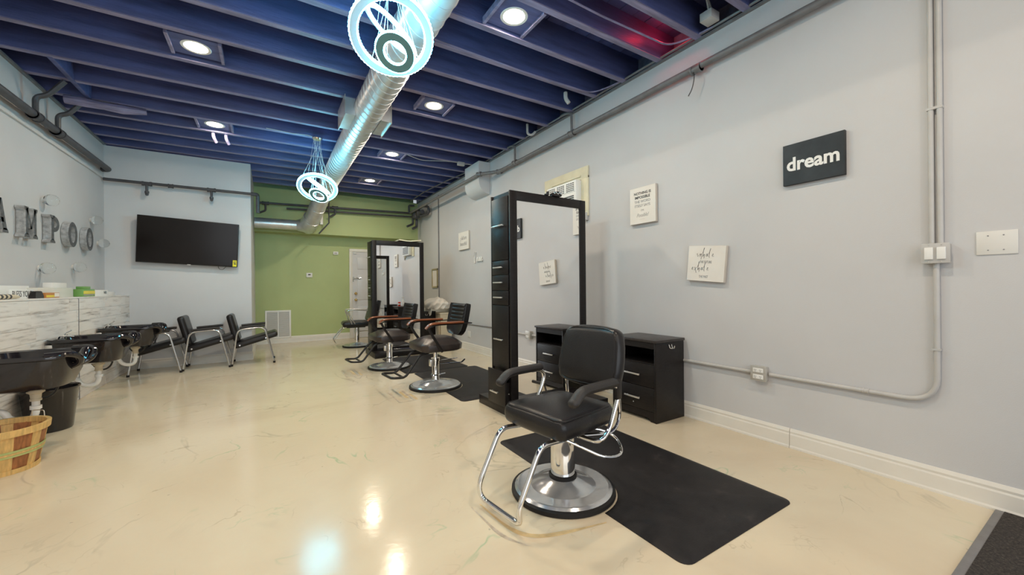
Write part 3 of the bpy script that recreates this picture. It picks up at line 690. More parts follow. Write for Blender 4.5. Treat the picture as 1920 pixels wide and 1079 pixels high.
c_ = MB(); c_.tube([(0, 5.2, 0.01), (0, 7.1, -0.02), (0, 8.6, -0.03)], 0.008, 8); c_.build('cable', 'pipe_grey', t)
t = thing('electric_cable', 'thin grey cord hanging straight down the wall near the green corner', 'cable', (RX - 0.012, 8.09, 0))
c_ = MB(); c_.tube([(0, 0, 3.18), (0, 0.01, 0.9)], 0.011, 8); c_.build('cord', 'pipe_grey', t)

# window air conditioner in its cream surround
ac = thing('air_conditioner', 'white window air conditioner set in a cream painted board high on the right wall', 'air conditioner', (RX, 0, 0))
b_ = MB(); b_.box(-0.022, 0, 3.385, 4.215, 2.42, 2.56, bev=0.004); b_.box(-0.0215, 0, 3.385, 3.50, 1.98, 2.45, bev=0.004); b_.box(-0.0215, 0, 4.06, 4.215, 1.98, 2.45, bev=0.004)
b_.build('surround', 'cream_board', ac)
MB().box(-0.035, -0.015, 3.50, 4.06, 2.45, 2.475, bev=0.004).build('surround_lip', 'cream_board', ac)
MB().box(-0.10, -0.001, 3.50, 4.06, 2.02, 2.415, bev=0.008).build('cabinet', 'paper_white', ac)
gr = MB().box(-0.106, -0.099, 3.515, 4.045, 2.28, 2.40, bev=0.002).build('grille', 'paper_white', ac)
k = MB()
for i in range(14):
    if i in (4, 9): continue
    for j in range(5): k.box(-0.1075, -0.1055, 3.53 + i * 0.036, 3.53 + i * 0.036 + 0.028, 2.292 + j * 0.021, 2.292 + j * 0.021 + 0.011)
k.build('grille_slots', 'louver_dark', gr, smooth=0)
k = MB()
for j in range(9): k.box(-0.1065, -0.1, 3.54, 4.02, 2.05 + j * 0.022, 2.05 + j * 0.022 + 0.011)
k.build('intake_slots', 'louver_dark', ac, smooth=0)
MB().box(-0.04, -0.0, 3.40, 3.45, 1.93, 2.02, bev=0.004).build('bracket', 'conduit_grey', ac)

# ------------------------------------------------------------------ styling stations
def station(x, y, label, rz, W, D, H, plat, zf, op):
    """mirror face at local y=0, left face at local x=0"""
    t = thing('styling_station', label, 'styling station', (x, y, 0), rz)
    MB().box(*plat, 0, 0.085, bev=0.003).build('platform', 'laminate', t)
    MB().box(0.012, W - 0.01, 0.02, D - 0.02, 0.085, H - 0.004).build('carcass', 'laminate', t)
    for ym, nm in ((0.0, 'front'), (D - 0.02, 'rear')):
        f_ = MB(); a, b2 = ym, ym + 0.02
        f_.box(0, 0.075, a, b2, 0.085, H, bev=0.002); f_.box(W - 0.075, W, a, b2, 0.085, H, bev=0.002)
        f_.box(0.074, W - 0.074, a + 0.0005, b2, H - 0.085, H, bev=0.002); f_.box(0.074, W - 0.074, a + 0.0005, b2, 0.085, 0.13, bev=0.002)
        f_.build('mirror_frame', 'laminate', t)
        g0, g1 = (0.010, 0.0195) if ym == 0 else (D - 0.0195, D - 0.010)
        MB().box(0.07, W - 0.07, g0, g1, 0.125, H - 0.08).build('mirror', 'mirror', t, smooth=0)
    z = zf
    d = MB().box(-0.006, 0.012, 0.035, D - 0.03, z(1.425), z(2.03), bev=0.002).build('cupboard_door', 'laminate', t)
    def handle(p, zz, l=0.15, x_=-0.006):
        k = MB(); k.box(x_ - 0.026, x_ - 0.016, 0.19 - l / 2, 0.19 + l / 2, zz - 0.006, zz + 0.006, bev=0.002)
        for yy in (0.19 - l / 2 + 0.02, 0.19 + l / 2 - 0.02): k.box(x_ - 0.017, x_, yy - 0.004, yy + 0.004, zz - 0.004, zz + 0.004)
        k.build('handle', 'satin_steel', p)
    handle(d, z(1.757), 0.2)
    for z0, z1 in ((1.283, 1.418), (1.133, 1.277), (0.992, 1.127)):
        d = MB().box(-0.006, 0.012, 0.035, D - 0.03, z(z0), z(z1), bev=0.002).build('drawer', 'laminate', t); handle(d, z((z0 + z1) / 2) + 0.003)
    d = MB().box(-0.006, 0.012, 0.035, D - 0.03, z(0.375), z(0.985), bev=0.002).build('lower_door', 'laminate', t); handle(d, z(0.655))
    b_ = MB(); b_.box(-0.006 + op, 0.012 + op, 0.02, D - 0.02, 0.088, z(0.365), bev=0.002)
    if op:
        b_.box(0.012 + op, 0.012, 0.035, 0.045, 0.11, 0.30); b_.box(0.012 + op, 0.012, D - 0.045, D - 0.035, 0.11, 0.30); b_.box(0.012 + op, 0.012, 0.04, D - 0.04, 0.11, 0.12)
    d = b_.build('drawer', 'laminate', t); handle(d, 0.20, 0.13, -0.006 + op)
    if op:
        k = MB(); k.cyl((0.012 + op + 0.03, 0.035, 0.2), (0.012 + op + 0.03, 0.030, 0.2), 0.006, 8); k.build('slide_screw', 'satin_steel', d)
    return t
station(1.832, 2.99, 'tall black double-sided mirror station with drawers, nearest the camera', math.radians(1.2), 0.912, 0.345, 2.032, (-0.022, 0.93, -0.27, 0.575), lambda q: 1.16 + (q - 1.16) * 0.954, -0.05)
station(1.505, 7.00, 'black mirror station farther back in front of the white door', 0.0, 0.915, 0.37, 1.997, (-0.03, 0.90, -0.30, 0.45), lambda q: q * 0.972, 0.0)
# claw clip on the near station, paper on the far one
t = thing('hair_claw', 'black hair claw with shiny beads resting on top of the near mirror', 'hair clip', (2.36, 3.00, 2.032))
b_ = MB()
for a in (-0.02, 0.02):
    b_.tube(bend([(-0.05, a, 0.012), (-0.02, a * 1.3, 0.035), (0.02, a * 1.3, 0.035), (0.05, a, 0.012)], 0.02), 0.009, 8)
b_.box(-0.05, 0.05, -0.025, 0.025, 0, 0.02, bev=0.004)
b_.build('claw', 'plastic_black', t)
for i in range(5):
    MB().ball((-0.04 + i * 0.02, -0.03, 0.022 + 0.008 * (i % 2)), 0.009, seg=10, rows=8).build('bead', 'chrome', t)
t = thing('hair_clip', 'tiny dark clip standing on the near mirror left of the beaded claw', 'hair clip', (2.25, 2.998, 2.032))
b_ = MB(); b_.box(-0.025, 0.02, -0.01, 0.01, 0, 0.012, bev=0.003); b_.box(-0.005, 0.02, -0.008, 0.008, 0.01, 0.036, bev=0.003); b_.build('clip', 'plastic_black', t)
t = thing('magazine', 'cream paper magazine lying curled on top of the far mirror station', 'magazine', (2.18, 7.16, 1.999))
b_ = MB(); rs = []
for i in range(7):
    x_ = -0.2 + i * 0.4 / 6; zz = 0.002 + 0.025 * abs(i - 2.5) / 3.5
    rs.append(b_.ring([(x_, -0.15, zz), (x_, 0.15, zz), (x_, 0.15, zz + 0.02), (x_, -0.15, zz + 0.02)]))
b_.skin(rs).build('pages', 'cream_board', t)

# low two-drawer cabinets
def cabinet(x, y, label):
    """front face at local x=0 looking to -x, near side at local y=0"""
    t = thing('drawer_cabinet', label, 'cabinet', (x, y, 0), 0, 'low black drawer cabinets')
    W, D, H = 0.49, 0.375, 0.70
    MB().box(-0.012, D, -0.012, W + 0.012, H - 0.022, H, bev=0.003).build('top', 'laminate_top', t)
    for y0 in (0, W - 0.02): MB().box(0.0, D, y0, y0 + 0.02, 0, H - 0.022, bev=0.002).build('side_panel', 'laminate', t)
    MB().box(D - 0.012, D, 0.02, W - 0.02, 0.05, H - 0.022).build('back_panel', 'laminate', t, smooth=0)
    MB().box(0.012, D - 0.012, 0.02, W - 0.02, 0.485, 0.50).build('shelf', 'laminate', t, smooth=0)
    MB().box(0.002, 0.016, 0.02, W - 0.02, H - 0.075, H - 0.022).build('top_rail', 'laminate', t, smooth=0)
    poly = [(0.02, 0.085), (0.02, 0.0), (0.06, 0.0), (0.085, 0.03), (W - 0.085, 0.03), (W - 0.06, 0.0), (W - 0.02, 0.0), (W - 0.02, 0.085)]
    b_ = MB()
    a = b_.ring([(0.004, q[0], q[1]) for q in poly]); c2 = b_.ring([(0.018, q[0], q[1]) for q in poly]); b_.skin([a, c2]).build('kick_board', 'laminate', t, smooth=0)
    for z0, z1 in ((0.088, 0.288), (0.292, 0.488)):
        d = MB().box(0.002, 0.02, 0.022, W - 0.022, z0, z1, bev=0.002).build('drawer', 'laminate', t)
        MB().box(0.02, D - 0.03, 0.03, W - 0.03, z0 + 0.02, z1 - 0.04).build('drawer_box', 'cubby_dark', d, smooth=0)
        k = MB(); zz = z0 + 0.098; k.box(-0.026, -0.016, 0.16, 0.33, zz - 0.007, zz + 0.007, bev=0.002)
        for yy in (0.18, 0.31): k.box(-0.017, 0.003, yy - 0.004, yy + 0.004, zz - 0.004, zz + 0.004)
        k.build('handle', 'satin_steel', d)
    k = MB(); k.cyl((0.003, 0.245, 0.135), (-0.001, 0.245, 0.135), 0.006, 10); k.build('lock', 'satin_steel', t)
    hk = MB(); hk.tube(bend([(0.20, -0.004, 0.655), (0.20, -0.012, 0.625), (0.20, -0.03, 0.62), (0.20, -0.034, 0.645)], 0.012), 0.004, 8); hk.tube(bend([(0.165, -0.004, 0.655), (0.165, -0.014, 0.625), (0.20, -0.014, 0.62)], 0.01), 0.004, 8)
    hk.build('side_hook', 'satin_steel', t)
    return t
cb = cabinet(2.752, 2.172, 'black drawer cabinet with a small hook on its side behind the black chair')
dup(cb, (2.752, 3.62, 0), 0, 'black drawer cabinet holding the white bottle and red can behind the near mirror')
dup(cb, (2.44, 7.47, 0), 0, 'black drawer cabinet standing right of the far mirror station under the white bag')
t = thing('bottle', 'white spray bottle on the cabinet seen reflected in the far mirror', 'bottle', (2.98, 3.78, 0.70))
MB().lathe([(0.001, 0), (0.032, 0), (0.034, 0.02), (0.034, 0.13), (0.02, 0.16), (0.014, 0.165)], 20).build('body', 'paper_white', t)
b_ = MB(); b_.lathe([(0.015, 0.165), (0.015, 0.19), (0.008, 0.195), (0.008, 0.215)], 14); b_.box(-0.045, 0.015, -0.012, 0.012, 0.21, 0.235, bev=0.004); b_.build('spray_head', 'plastic_white', t)
t = thing('can', 'small red can beside the white bottle, seen in the far mirror', 'can', (2.87, 3.80, 0.70))
MB().lathe([(0.001, 0), (0.03, 0), (0.032, 0.006), (0.032, 0.10), (0.028, 0.108), (0.001, 0.108)], 20).build('body', 'red_label', t)
MB().lathe([(0.0325, 0.04), (0.0325, 0.07)], 20, cap=False).build('label_band', 'paper_white', t)
# bin with a bag of white towels beside the far station
t = thing('waste_bin', 'tall cream bin beside the far black cabinet by the wall', 'bin', (2.955, 7.36, 0))
b_ = MB(); rs = []
for z, h in ((0.0, 0.10), (0.60, 0.135), (0.66, 0.14)):
    rs.append(b_.ring([(-h, -h, z), (h, -h, z), (h, h, z), (-h, h, z)]))
b_.skin(rs).build('body', 'bin_cream', t, smooth=0)
for s in (-0.045, 0.045): MB().box(-0.138, -0.118, s - 0.012, s + 0.012, 0.05, 0.64, bev=0.004).build('rib', 'bin_cream', t)
MB().box(-0.145, 0.145, -0.145, 0.145, 0.645, 0.675, bev=0.006).build('rim', 'bin_cream', t)
t = thing('towel_bag', 'crumpled white plastic bag of towels heaped on the bin and cabinet', 'bag', (2.86, 7.52, 0.80))
b_ = MB(); tb = bmesh.new(); bmesh.ops.create_icosphere(tb, subdivisions=4, radius=1)
rnd = random.Random(3); ph = [rnd.uniform(0, 6) for _ in range(8)]
for v_ in tb.verts:
    p = v_.co; k = 1 + 0.09 * math.sin(5 * p.x + ph[0]) * math.sin(6 * p.y + ph[1]) + 0.06 * math.sin(11 * p.y + 7 * p.z + ph[2]) + 0.05 * math.sin(13 * p.x - 9 * p.z + ph[3])
    v_.co = Vector((p.x * 0.24 * k, p.y * 0.30 * k, max(-0.3, p.z) * 0.165 * k))
b_.add(tb); b_.build('bag', 'cloth_white', t, smooth=60)
b_ = MB(); rs = []
for i in range(9):
    y_ = -0.2 + 0.05 * i; rs.append(b_.ring([(-0.17, y_, -0.03), (-0.185, y_, -0.03), (-0.20 - 0.008 * math.sin(i * 2), y_, -0.16 - 0.025 * math.sin(i * 1.7)), (-0.19 - 0.008 * math.sin(i * 2), y_, -0.16 - 0.025 * math.sin(i * 1.7))]))
b_.skin(rs).build('bag_hem', 'cloth_white', t)

# ------------------------------------------------------------------ black chair on chrome pump base
def pump_base(t, R, zc, rc, m='base_chrome'):
    m = 'base_chrome'
    MB().lathe([(0.001, 0.0), (R, 0.0), (R + 0.006, 0.008), (R + 0.004, 0.024), (R - 0.014, 0.030), (0.001, 0.030)], 56).build('base_rim', 'rubber_black', t)
    MB().lathe([(R - 0.012, 0.029), (R - 0.026, 0.039), (R - 0.034, 0.041), (R * 0.64, 0.042), (R * 0.58, 0.046), (R * 0.46, 0.062), (R * 0.36, 0.072), (rc + 0.012, 0.080), (rc, 0.084), (0.001, 0.084)], 56).build('base_disc', m, t, smooth=12)
def near_chair():
    t = thing('salon_chair', 'black vinyl salon chair with chrome footrest and round chrome pump base on the near mat', 'chair', (1.42, 1.765, 0), math.radians(8), 'salon chairs')
    pump_base(t, 0.288, 0.4, 0.07, 'chrome_worn')
    b_ = MB(); b_.lathe([(0.078, 0.074), (0.080, 0.096), (0.072, 0.102)], 32, cap=False); b_.build('column_collar', 'rubber_black', t)
    MB().lathe([(0.069, 0.08), (0.069, 0.245), (0.0675, 0.25), (0.0675, 0.37), (0.001, 0.37)], 36).build('pump_column', 'chrome', t)
    MB().box(-0.16, 0.16, -0.12, 0.12, 0.355, 0.372, bev=0.004).build('seat_plate', 'paint_black', t)
    MB().cushion(0.245, 0.235, 0.056, 0.048, Matrix.Translation((-0.02, 0, 0.442)), crown=0.022, taper=-0.06, rc=0.05).build('seat', 'vinyl_black', t, smooth=60)
    def loop(hx, hy, r, cx, z, taper=0):
        pts = []
        for sx, sy, a0 in ((1, 1, 0), (-1, 1, PI / 2), (-1, -1, PI), (1, -1, 1.5 * PI)):
            for i in range(6):
                a = a0 + PI / 2 * i / 5; x_ = sx * (hx - r) + r * math.cos(a); y_ = sy * (hy - r) + r * math.sin(a)
                pts.append((x_, y_ * (1 + taper * x_ / hx)))
        return pts
    p_ = MB(); p_.tube([(cx - 0.02, cy, 0.492) for cx, cy in loop(0.222, 0.212, 0.05, 0, 0, -0.06)], 0.005, 6, closed=True); p_.build('seat_piping', 'vinyl_black', t)
    # backrest: local frame tilted back
    bm_ = Matrix.Translation((0.262, 0, 0.738)) @ Matrix.Rotation(math.radians(-78), 4, 'Y')
    MB().cushion(0.188, 0.232, 0.046, 0.045, bm_, crown=0.014, taper=-0.05, rc=0.12).build('backrest', 'vinyl_black', t, smooth=60)
    p_ = MB(); p_.tube([bm_ @ Vector((cx, cy, 0.041)) for cx, cy in loop(0.168, 0.210, 0.10, 0, 0, -0.05)], 0.005, 6, closed=True); p_.build('back_piping', 'vinyl_black', t)
    for s in (-1, 1):
        y_ = s * 0.285
        a_ = MB(); a_.tube(bend([(-0.222, y_, 0.600), (-0.175, y_, 0.640), (-0.13, y_, 0.648), (0.10, y_, 0.648)], 0.05), 0.03, 12, flat=(0.030, 0.024)); a_.ball((-0.223, y_, 0.599), 0.028, 0.03, 0.024, 12, 8); a_.build('arm_pad', 'arm_rubber', t)
        f_ = MB(); f_.tube(bend([(0.02, y_, 0.632), (0.10, y_, 0.632), (0.145, y_, 0.59), (0.05, y_, 0.40), (-0.02, y_ * 0.98, 0.355), (-0.02, y_ * 0.45, 0.352)], 0.06), 0.0125, 12); f_.build('arm_frame', 'chrome', t)
        if s < 0: MB().box(0.105, 0.15, y_ - 0.013, y_ + 0.013, 0.555, 0.66, bev=0.004).build('arm_bracket', 'paint_black', t)
    f_ = MB(); f_.tube(bend([(0.25, -0.20, 0.62), (0.27, -0.20, 0.40), (0.20, -0.20, 0.33), (0.02, -0.14, 0.345)], 0.05), 0.010, 10); f_.tube(bend([(0.25, 0.20, 0.62), (0.27, 0.20, 0.40), (0.20, 0.20, 0.33), (0.02, 0.14, 0.345)], 0.05), 0.010, 10); f_.tube([(0.245, -0.20, 0.60), (0.245, 0.20, 0.60)], 0.009, 10)
    f_.build('back_support', 'chrome', t)
    f_ = MB(); f_.tube(bend([(-0.17, -0.155, 0.372), (-0.325, -0.160, 0.385), (-0.475, -0.160, 0.12), (-0.455, -0.160, 0.045), (-0.455, 0.160, 0.045), (-0.475, 0.160, 0.12), (-0.325, 0.160, 0.385), (-0.17, 0.155, 0.372)], 0.055), 0.0135, 12); f_.build('footrest', 'chrome', t)
    l_ = MB(); l_.tube(bend([(0.02, -0.06, 0.335), (0.16, -0.10, 0.345), (0.25, -0.19, 0.30), (0.19, -0.28, 0.235), (0.08, -0.24, 0.235), (-0.10, -0.09, 0.345)], 0.06), 0.0075, 10); l_.build('pump_lever', 'chrome', t)
    k_ = MB(); k_.tube(bend([(0.16, 0.30, 0.52), (0.16, 0.42, 0.52)], 0.02), 0.011, 8); k_.tube([(0.14, 0.24, 0.42), (0.16, 0.31, 0.52)], 0.006, 8); k_.build('recline_lever', 'paint_black', t)
near_chair()

# ------------------------------------------------------------------ wood-armed chairs
def wood_chair(x, y, rz, dz, label):
    t = thing('salon_chair', label, 'chair', (x, y, 0), rz, 'salon chairs')
    pump_base(t, 0.30, 0.4, 0.045, 'chrome')
    MB().lathe([(0.052, 0.078), (0.042, 0.100), (0.042, 0.30), (0.050, 0.305), (0.050, 0.34), (0.001, 0.34)], 28).build('pump_column', 'chrome', t)
    b_ = MB(); b_.lathe([(0.05, 0.135), (0.058, 0.14), (0.05, 0.15)], 24, cap=False); b_.tube([(0.04, 0, 0.14), (0.10, -0.05, 0.155)], 0.006, 8); b_.build('column_clamp', 'chrome', t)
    MB().lathe([(0.022, 0.34), (0.022, 0.39 + dz), (0.001, 0.39 + dz)], 20).build('piston', 'chrome', t)
    MB().box(-0.085, -0.04, -0.05, 0.0, 0.25, 0.33, bev=0.006).build('pump_block', 'satin_steel', t)
    l_ = MB(); l_.tube(bend([(0.03, 0.02, 0.30), (0.26, 0.03, 0.30), (0.30, 0.03, 0.305)], 0.02), 0.0065, 8); l_.tube([(0.05, -0.03, 0.27), (0.30, -0.08, 0.265)], 0.0065, 8); l_.tube([(0.30, -0.08, 0.265), (0.36, -0.05, 0.29)], 0.009, 8); l_.build('pump_lever', 'chrome', t)
    z0 = 0.385 + dz
    MB().box(-0.18, 0.18, -0.15, 0.15, z0, z0 + 0.02).build('seat_plate', 'paint_black', t, smooth=0)
    # seat: faceted cushion, wide below and chamfered towards its top
    b_ = MB(); rs = []
    def rr(hx, hy, c, z, dx=0): return [(dx + a, b2, z) for a, b2 in ((hx, hy - c), (hx - c, hy), (-hx + c, hy), (-hx, hy - c), (-hx, -hy + c), (-hx + c, -hy), (hx - c, -hy), (hx, -hy + c))]
    for hx, hy, c, z, dx in ((0.215, 0.225, 0.05, 0.015, 0), (0.245, 0.255, 0.06, 0.03, 0), (0.25, 0.26, 0.06, 0.095, 0), (0.24, 0.25, 0.065, 0.108, 0), (0.165, 0.18, 0.08, 0.158, 0.02), (0.13, 0.15, 0.08, 0.168, 0.02), (0.05, 0.06, 0.03, 0.174, 0.02)):
        rs.append(b_.ring([(p[0], p[1], p[2] + z0) for p in rr(hx, hy, c, z, dx)]))
    b_.skin(rs); bmesh.ops.bevel(b_.bm, geom=[e for e in b_.bm.edges if e.calc_length() > 0.02], offset=0.005, segments=1, affect='EDGES'); b_.build('seat', 'vinyl_brown', t, smooth=24)
    MB().box(-0.254, -0.20, -0.235, 0.235, z0 + 0.002, z0 + 0.022, bev=0.004).build('seat_front_trim', 'wood_arm', t) if False else None
    # backrest: shell with rounded lower end and stitched channels
    zb = z0 + 0.16
    tilt = Matrix.Translation((0.30, 0, zb)) @ Matrix.Rotation(math.radians(12), 4, 'Y')
    b_ = MB(); rs = []
    prof = [(0.0, 0.10), (0.02, 0.155), (0.06, 0.195), (0.12, 0.215), (0.20, 0.222), (0.30, 0.222), (0.36, 0.218), (0.385, 0.205)]
    for h, hw in prof:
        ring_ = []
        for k in range(9):
            u_ = -1 + k / 4; ring_.append(tilt @ Vector((-0.05 + 0.045 * u_ * u_ * -1 + 0.02, u_ * hw, h)))
        for k in range(8, -1, -1):
            u_ = -1 + k / 4; ring_.append(tilt @ Vector((0.035 - 0.05 * u_ * u_, u_ * hw, h)))
        rs.append(b_.ring(ring_))
    b_.skin(rs).build('backrest', 'vinyl_black', t, smooth=50)
    for k in range(5):
        h = 0.175 + k * 0.045
        c_ = MB(); c_.tube([tilt @ Vector((-0.034 - 0.042 * u_ * u_ + 0.004, u_ * 0.20, h)) for u_ in [-0.8 + 0.2 * i for i in range(9)]], 0.02, 8, flat=(0.012, 0.021)); c_.build('channel', 'vinyl_black', t, smooth=60)
    za = z0 + 0.345
    for s in (-1, 1):
        y_ = s * 0.285
        a_ = MB(); pts = bend([(-0.235, y_, za - 0.055), (-0.20, y_, za - 0.015), (-0.13, y_, za), (0.22, y_, za - 0.005)], 0.08); a_.tube(pts, 0.02, 10, flat=(0.026, 0.014)); a_.build('armrest', 'wood_arm', t)
        f_ = MB(); f_.tube(bend([(-0.225, y_, za - 0.062), (-0.13, y_, za - 0.020), (0.33, y_, za - 0.02)], 0.06), 0.008, 8, flat=(0.016, 0.007)); f_.tube(bend([(-0.20, y_, za - 0.05), (-0.16, y_, za - 0.13), (-0.03, y_ * 0.94, z0 + 0.02)], 0.05), 0.01, 8, flat=(0.008, 0.016))
        f_.tube([(0.325, y_, za - 0.02), (0.325, y_ * 0.7, za - 0.02)], 0.008, 8)
        f_.build('arm_frame', 'paint_black', t)
    zf = z0 - 0.235
    f_ = MB(); f_.tube(bend([(-0.14, -0.13, z0), (-0.24, -0.13, z0 - 0.01), (-0.42, -0.155, zf), (-0.57, -0.155, zf + 0.012), (-0.585, 0.155, zf + 0.012), (-0.42, 0.155, zf), (-0.24, 0.13, z0 - 0.01), (-0.14, 0.13, z0)], 0.05), 0.0135, 10); f_.tube([(-0.44, -0.155, zf + 0.002), (-0.44, 0.155, zf + 0.002)], 0.012, 10)
    f_.build('footrest', 'paint_black', t)
    return t
wood_chair(1.66, 4.42, math.radians(3), 0.04, 'dark salon chair with reddish wooden arms, the nearer one, on the middle mat edge')
wood_chair(1.50, 5.88, math.radians(3), 0.0, 'dark salon chair with reddish wooden arms in front of the far mirror station')

# far chair behind the second station
def far_chair():
    t = thing('salon_chair', 'black salon chair with thin chrome arm loops standing by the white door', 'chair', (1.50, 8.40, 0), math.radians(-4), 'salon chairs')
    pump_base(t, 0.27, 0.4, 0.05, 'chrome_worn')
    MB().lathe([(0.05, 0.078), (0.05, 0.32), (0.045, 0.40), (0.001, 0.40)], 24).build('pump_column', 'chrome', t)
    b_ = MB(); b_.box(-0.2, 0.15, -0.12, 0.12, 0.385, 0.41, bev=0.005); b_.build('seat_plate', 'paint_black', t)
    MB().cushion(0.25, 0.24, 0.052, 0.05, Matrix.Translation((-0.03, 0, 0.462)), crown=0.015).build('seat', 'vinyl_black', t, smooth=60)
    MB().cushion(0.24, 0.22, 0.04, 0.04, Matrix.Translation((0.27, 0, 0.74)) @ Matrix.Rotation(math.radians(-74), 4, 'Y'), crown=0.01).build('backrest', 'vinyl_black', t, smooth=60)
    for s in (-1, 1):
        y_ = s * 0.265
        f_ = MB(); f_.tube(bend([(-0.12, y_, 0.47), (-0.20, y_, 0.735), (-0.06, y_, 0.745), (0.26, y_, 0.72)], 0.04), 0.009, 8); f_.tube(bend([(-0.06, y_, 0.47), (-0.18, y_, 0.70)], 0.04), 0.006, 8); f_.build('arm_loop', 'chrome_worn', t)
    f_ = MB(); f_.tube(bend([(-0.16, -0.13, 0.42), (-0.26, -0.13, 0.40), (-0.44, -0.14, 0.16), (-0.40, -0.14, 0.10), (-0.40, 0.14, 0.10), (-0.44, 0.14, 0.16), (-0.26, 0.13, 0.40), (-0.16, 0.13, 0.42)], 0.05), 0.011, 8); f_.build('footrest', 'chrome', t)
    l_ = MB(); l_.tube(bend([(0.04, 0, 0.30), (0.22, 0.02, 0.30), (0.27, 0.02, 0.29)], 0.02), 0.007, 8); l_.build('pump_lever', 'chrome', t)
far_chair()

# ------------------------------------------------------------------ floor mats and carpet
def floor_mat_obj(x0, x1, y0, y1, label, cut=None, r=0.05, th=0.013):
    t = thing('floor_mat', label, 'mat', ((x0 + x1) / 2, (y0 + y1) / 2, 0), 0, 'black anti-fatigue mats')
    cx, cy = t.location.x, t.location.y
    P = []
    def corner(px_, py_, a0):
        for i in range(6):
            a = a0 + PI / 2 * i / 5; P.append((px_ + r * math.cos(a), py_ + r * math.sin(a)))
    corner(x1 - r, y0 + r, -PI / 2); corner(x1 - r, y1 - r, 0); corner(x0 + r, y1 - r, PI / 2)
    if cut:
        ccx, ccy, cr_ = cut
        a = math.acos(max(-1, min(1, (x0 - ccx) / cr_)))
        for i in range(25):
            q = a - 2 * a * i / 24; P.append((ccx + cr_ * math.cos(q), ccy + cr_ * math.sin(q)))
    corner(x0 + r, y0 + r, PI)
    c0 = Vector((cx, cy))
    b_ = MB()
    def inset(k, z):
        out = []
        n = len(P)
        for i in range(n):
            p, q, s_ = Vector(P[i - 1]), Vector(P[i]), Vector(P[(i + 1) % n])
            e1, e2 = (q - p).normalized(), (s_ - q).normalized(); n1, n2 = Vector((-e1.y, e1.x)), Vector((-e2.y, e2.x)); nn = (n1 + n2) / max(0.3, 1 + n1.dot(n2))
            v2 = q + nn * k - c0; out.append((v2.x, v2.y, z))
        return b_.ring(out)
    b_.skin([inset(0, 0.0005), inset(0.0, 0.003), inset(0.03, th - 0.0015), inset(0.045, th)])
    bmesh.ops.triangulate(b_.bm, faces=[f for f in b_.bm.faces if len(f.verts) > 4])
    b_.build('mat', 'mat_rubber', t, smooth=30)
floor_mat_obj(1.45, 2.37, 1.0, 2.57, 'large black salon floor mat under the nearest chair', (1.42, 1.765, 0.302))
floor_mat_obj(1.66, 2.60, 3.66, 5.26, 'black floor mat under the nearer wood-armed chair behind the tall mirror', (1.66, 4.42, 0.315))
floor_mat_obj(1.56, 2.50, 5.28, 6.62, 'black floor mat under the farther wood-armed chair', (1.50, 5.88, 0.315))
t = thing('entrance_carpet', 'dark brown entrance carpet with a lighter edge strip in the bottom right corner', 'carpet', (0, 0, 0))
MB().box(-0.4, RX - 0.02, -2.6, 0.385, 0.0005, 0.012).build('pile', 'carpet', t, smooth=0)
MB().box(-0.4, RX - 0.02, 0.385, 0.415, 0.0005, 0.011, bev=0.003).build('edge_strip', 'pipe_grey', t)
# worn outlines where footrests used to stand (stain pieces on the floor, paper thin; near arc holds shadow too)
mat('floor_scuff', (0.50, 0.42, 0.33), 0.3, var=0.3, scale=20); mat('floor_rust', (0.62, 0.46, 0.24), 0.3, var=0.2, scale=20)

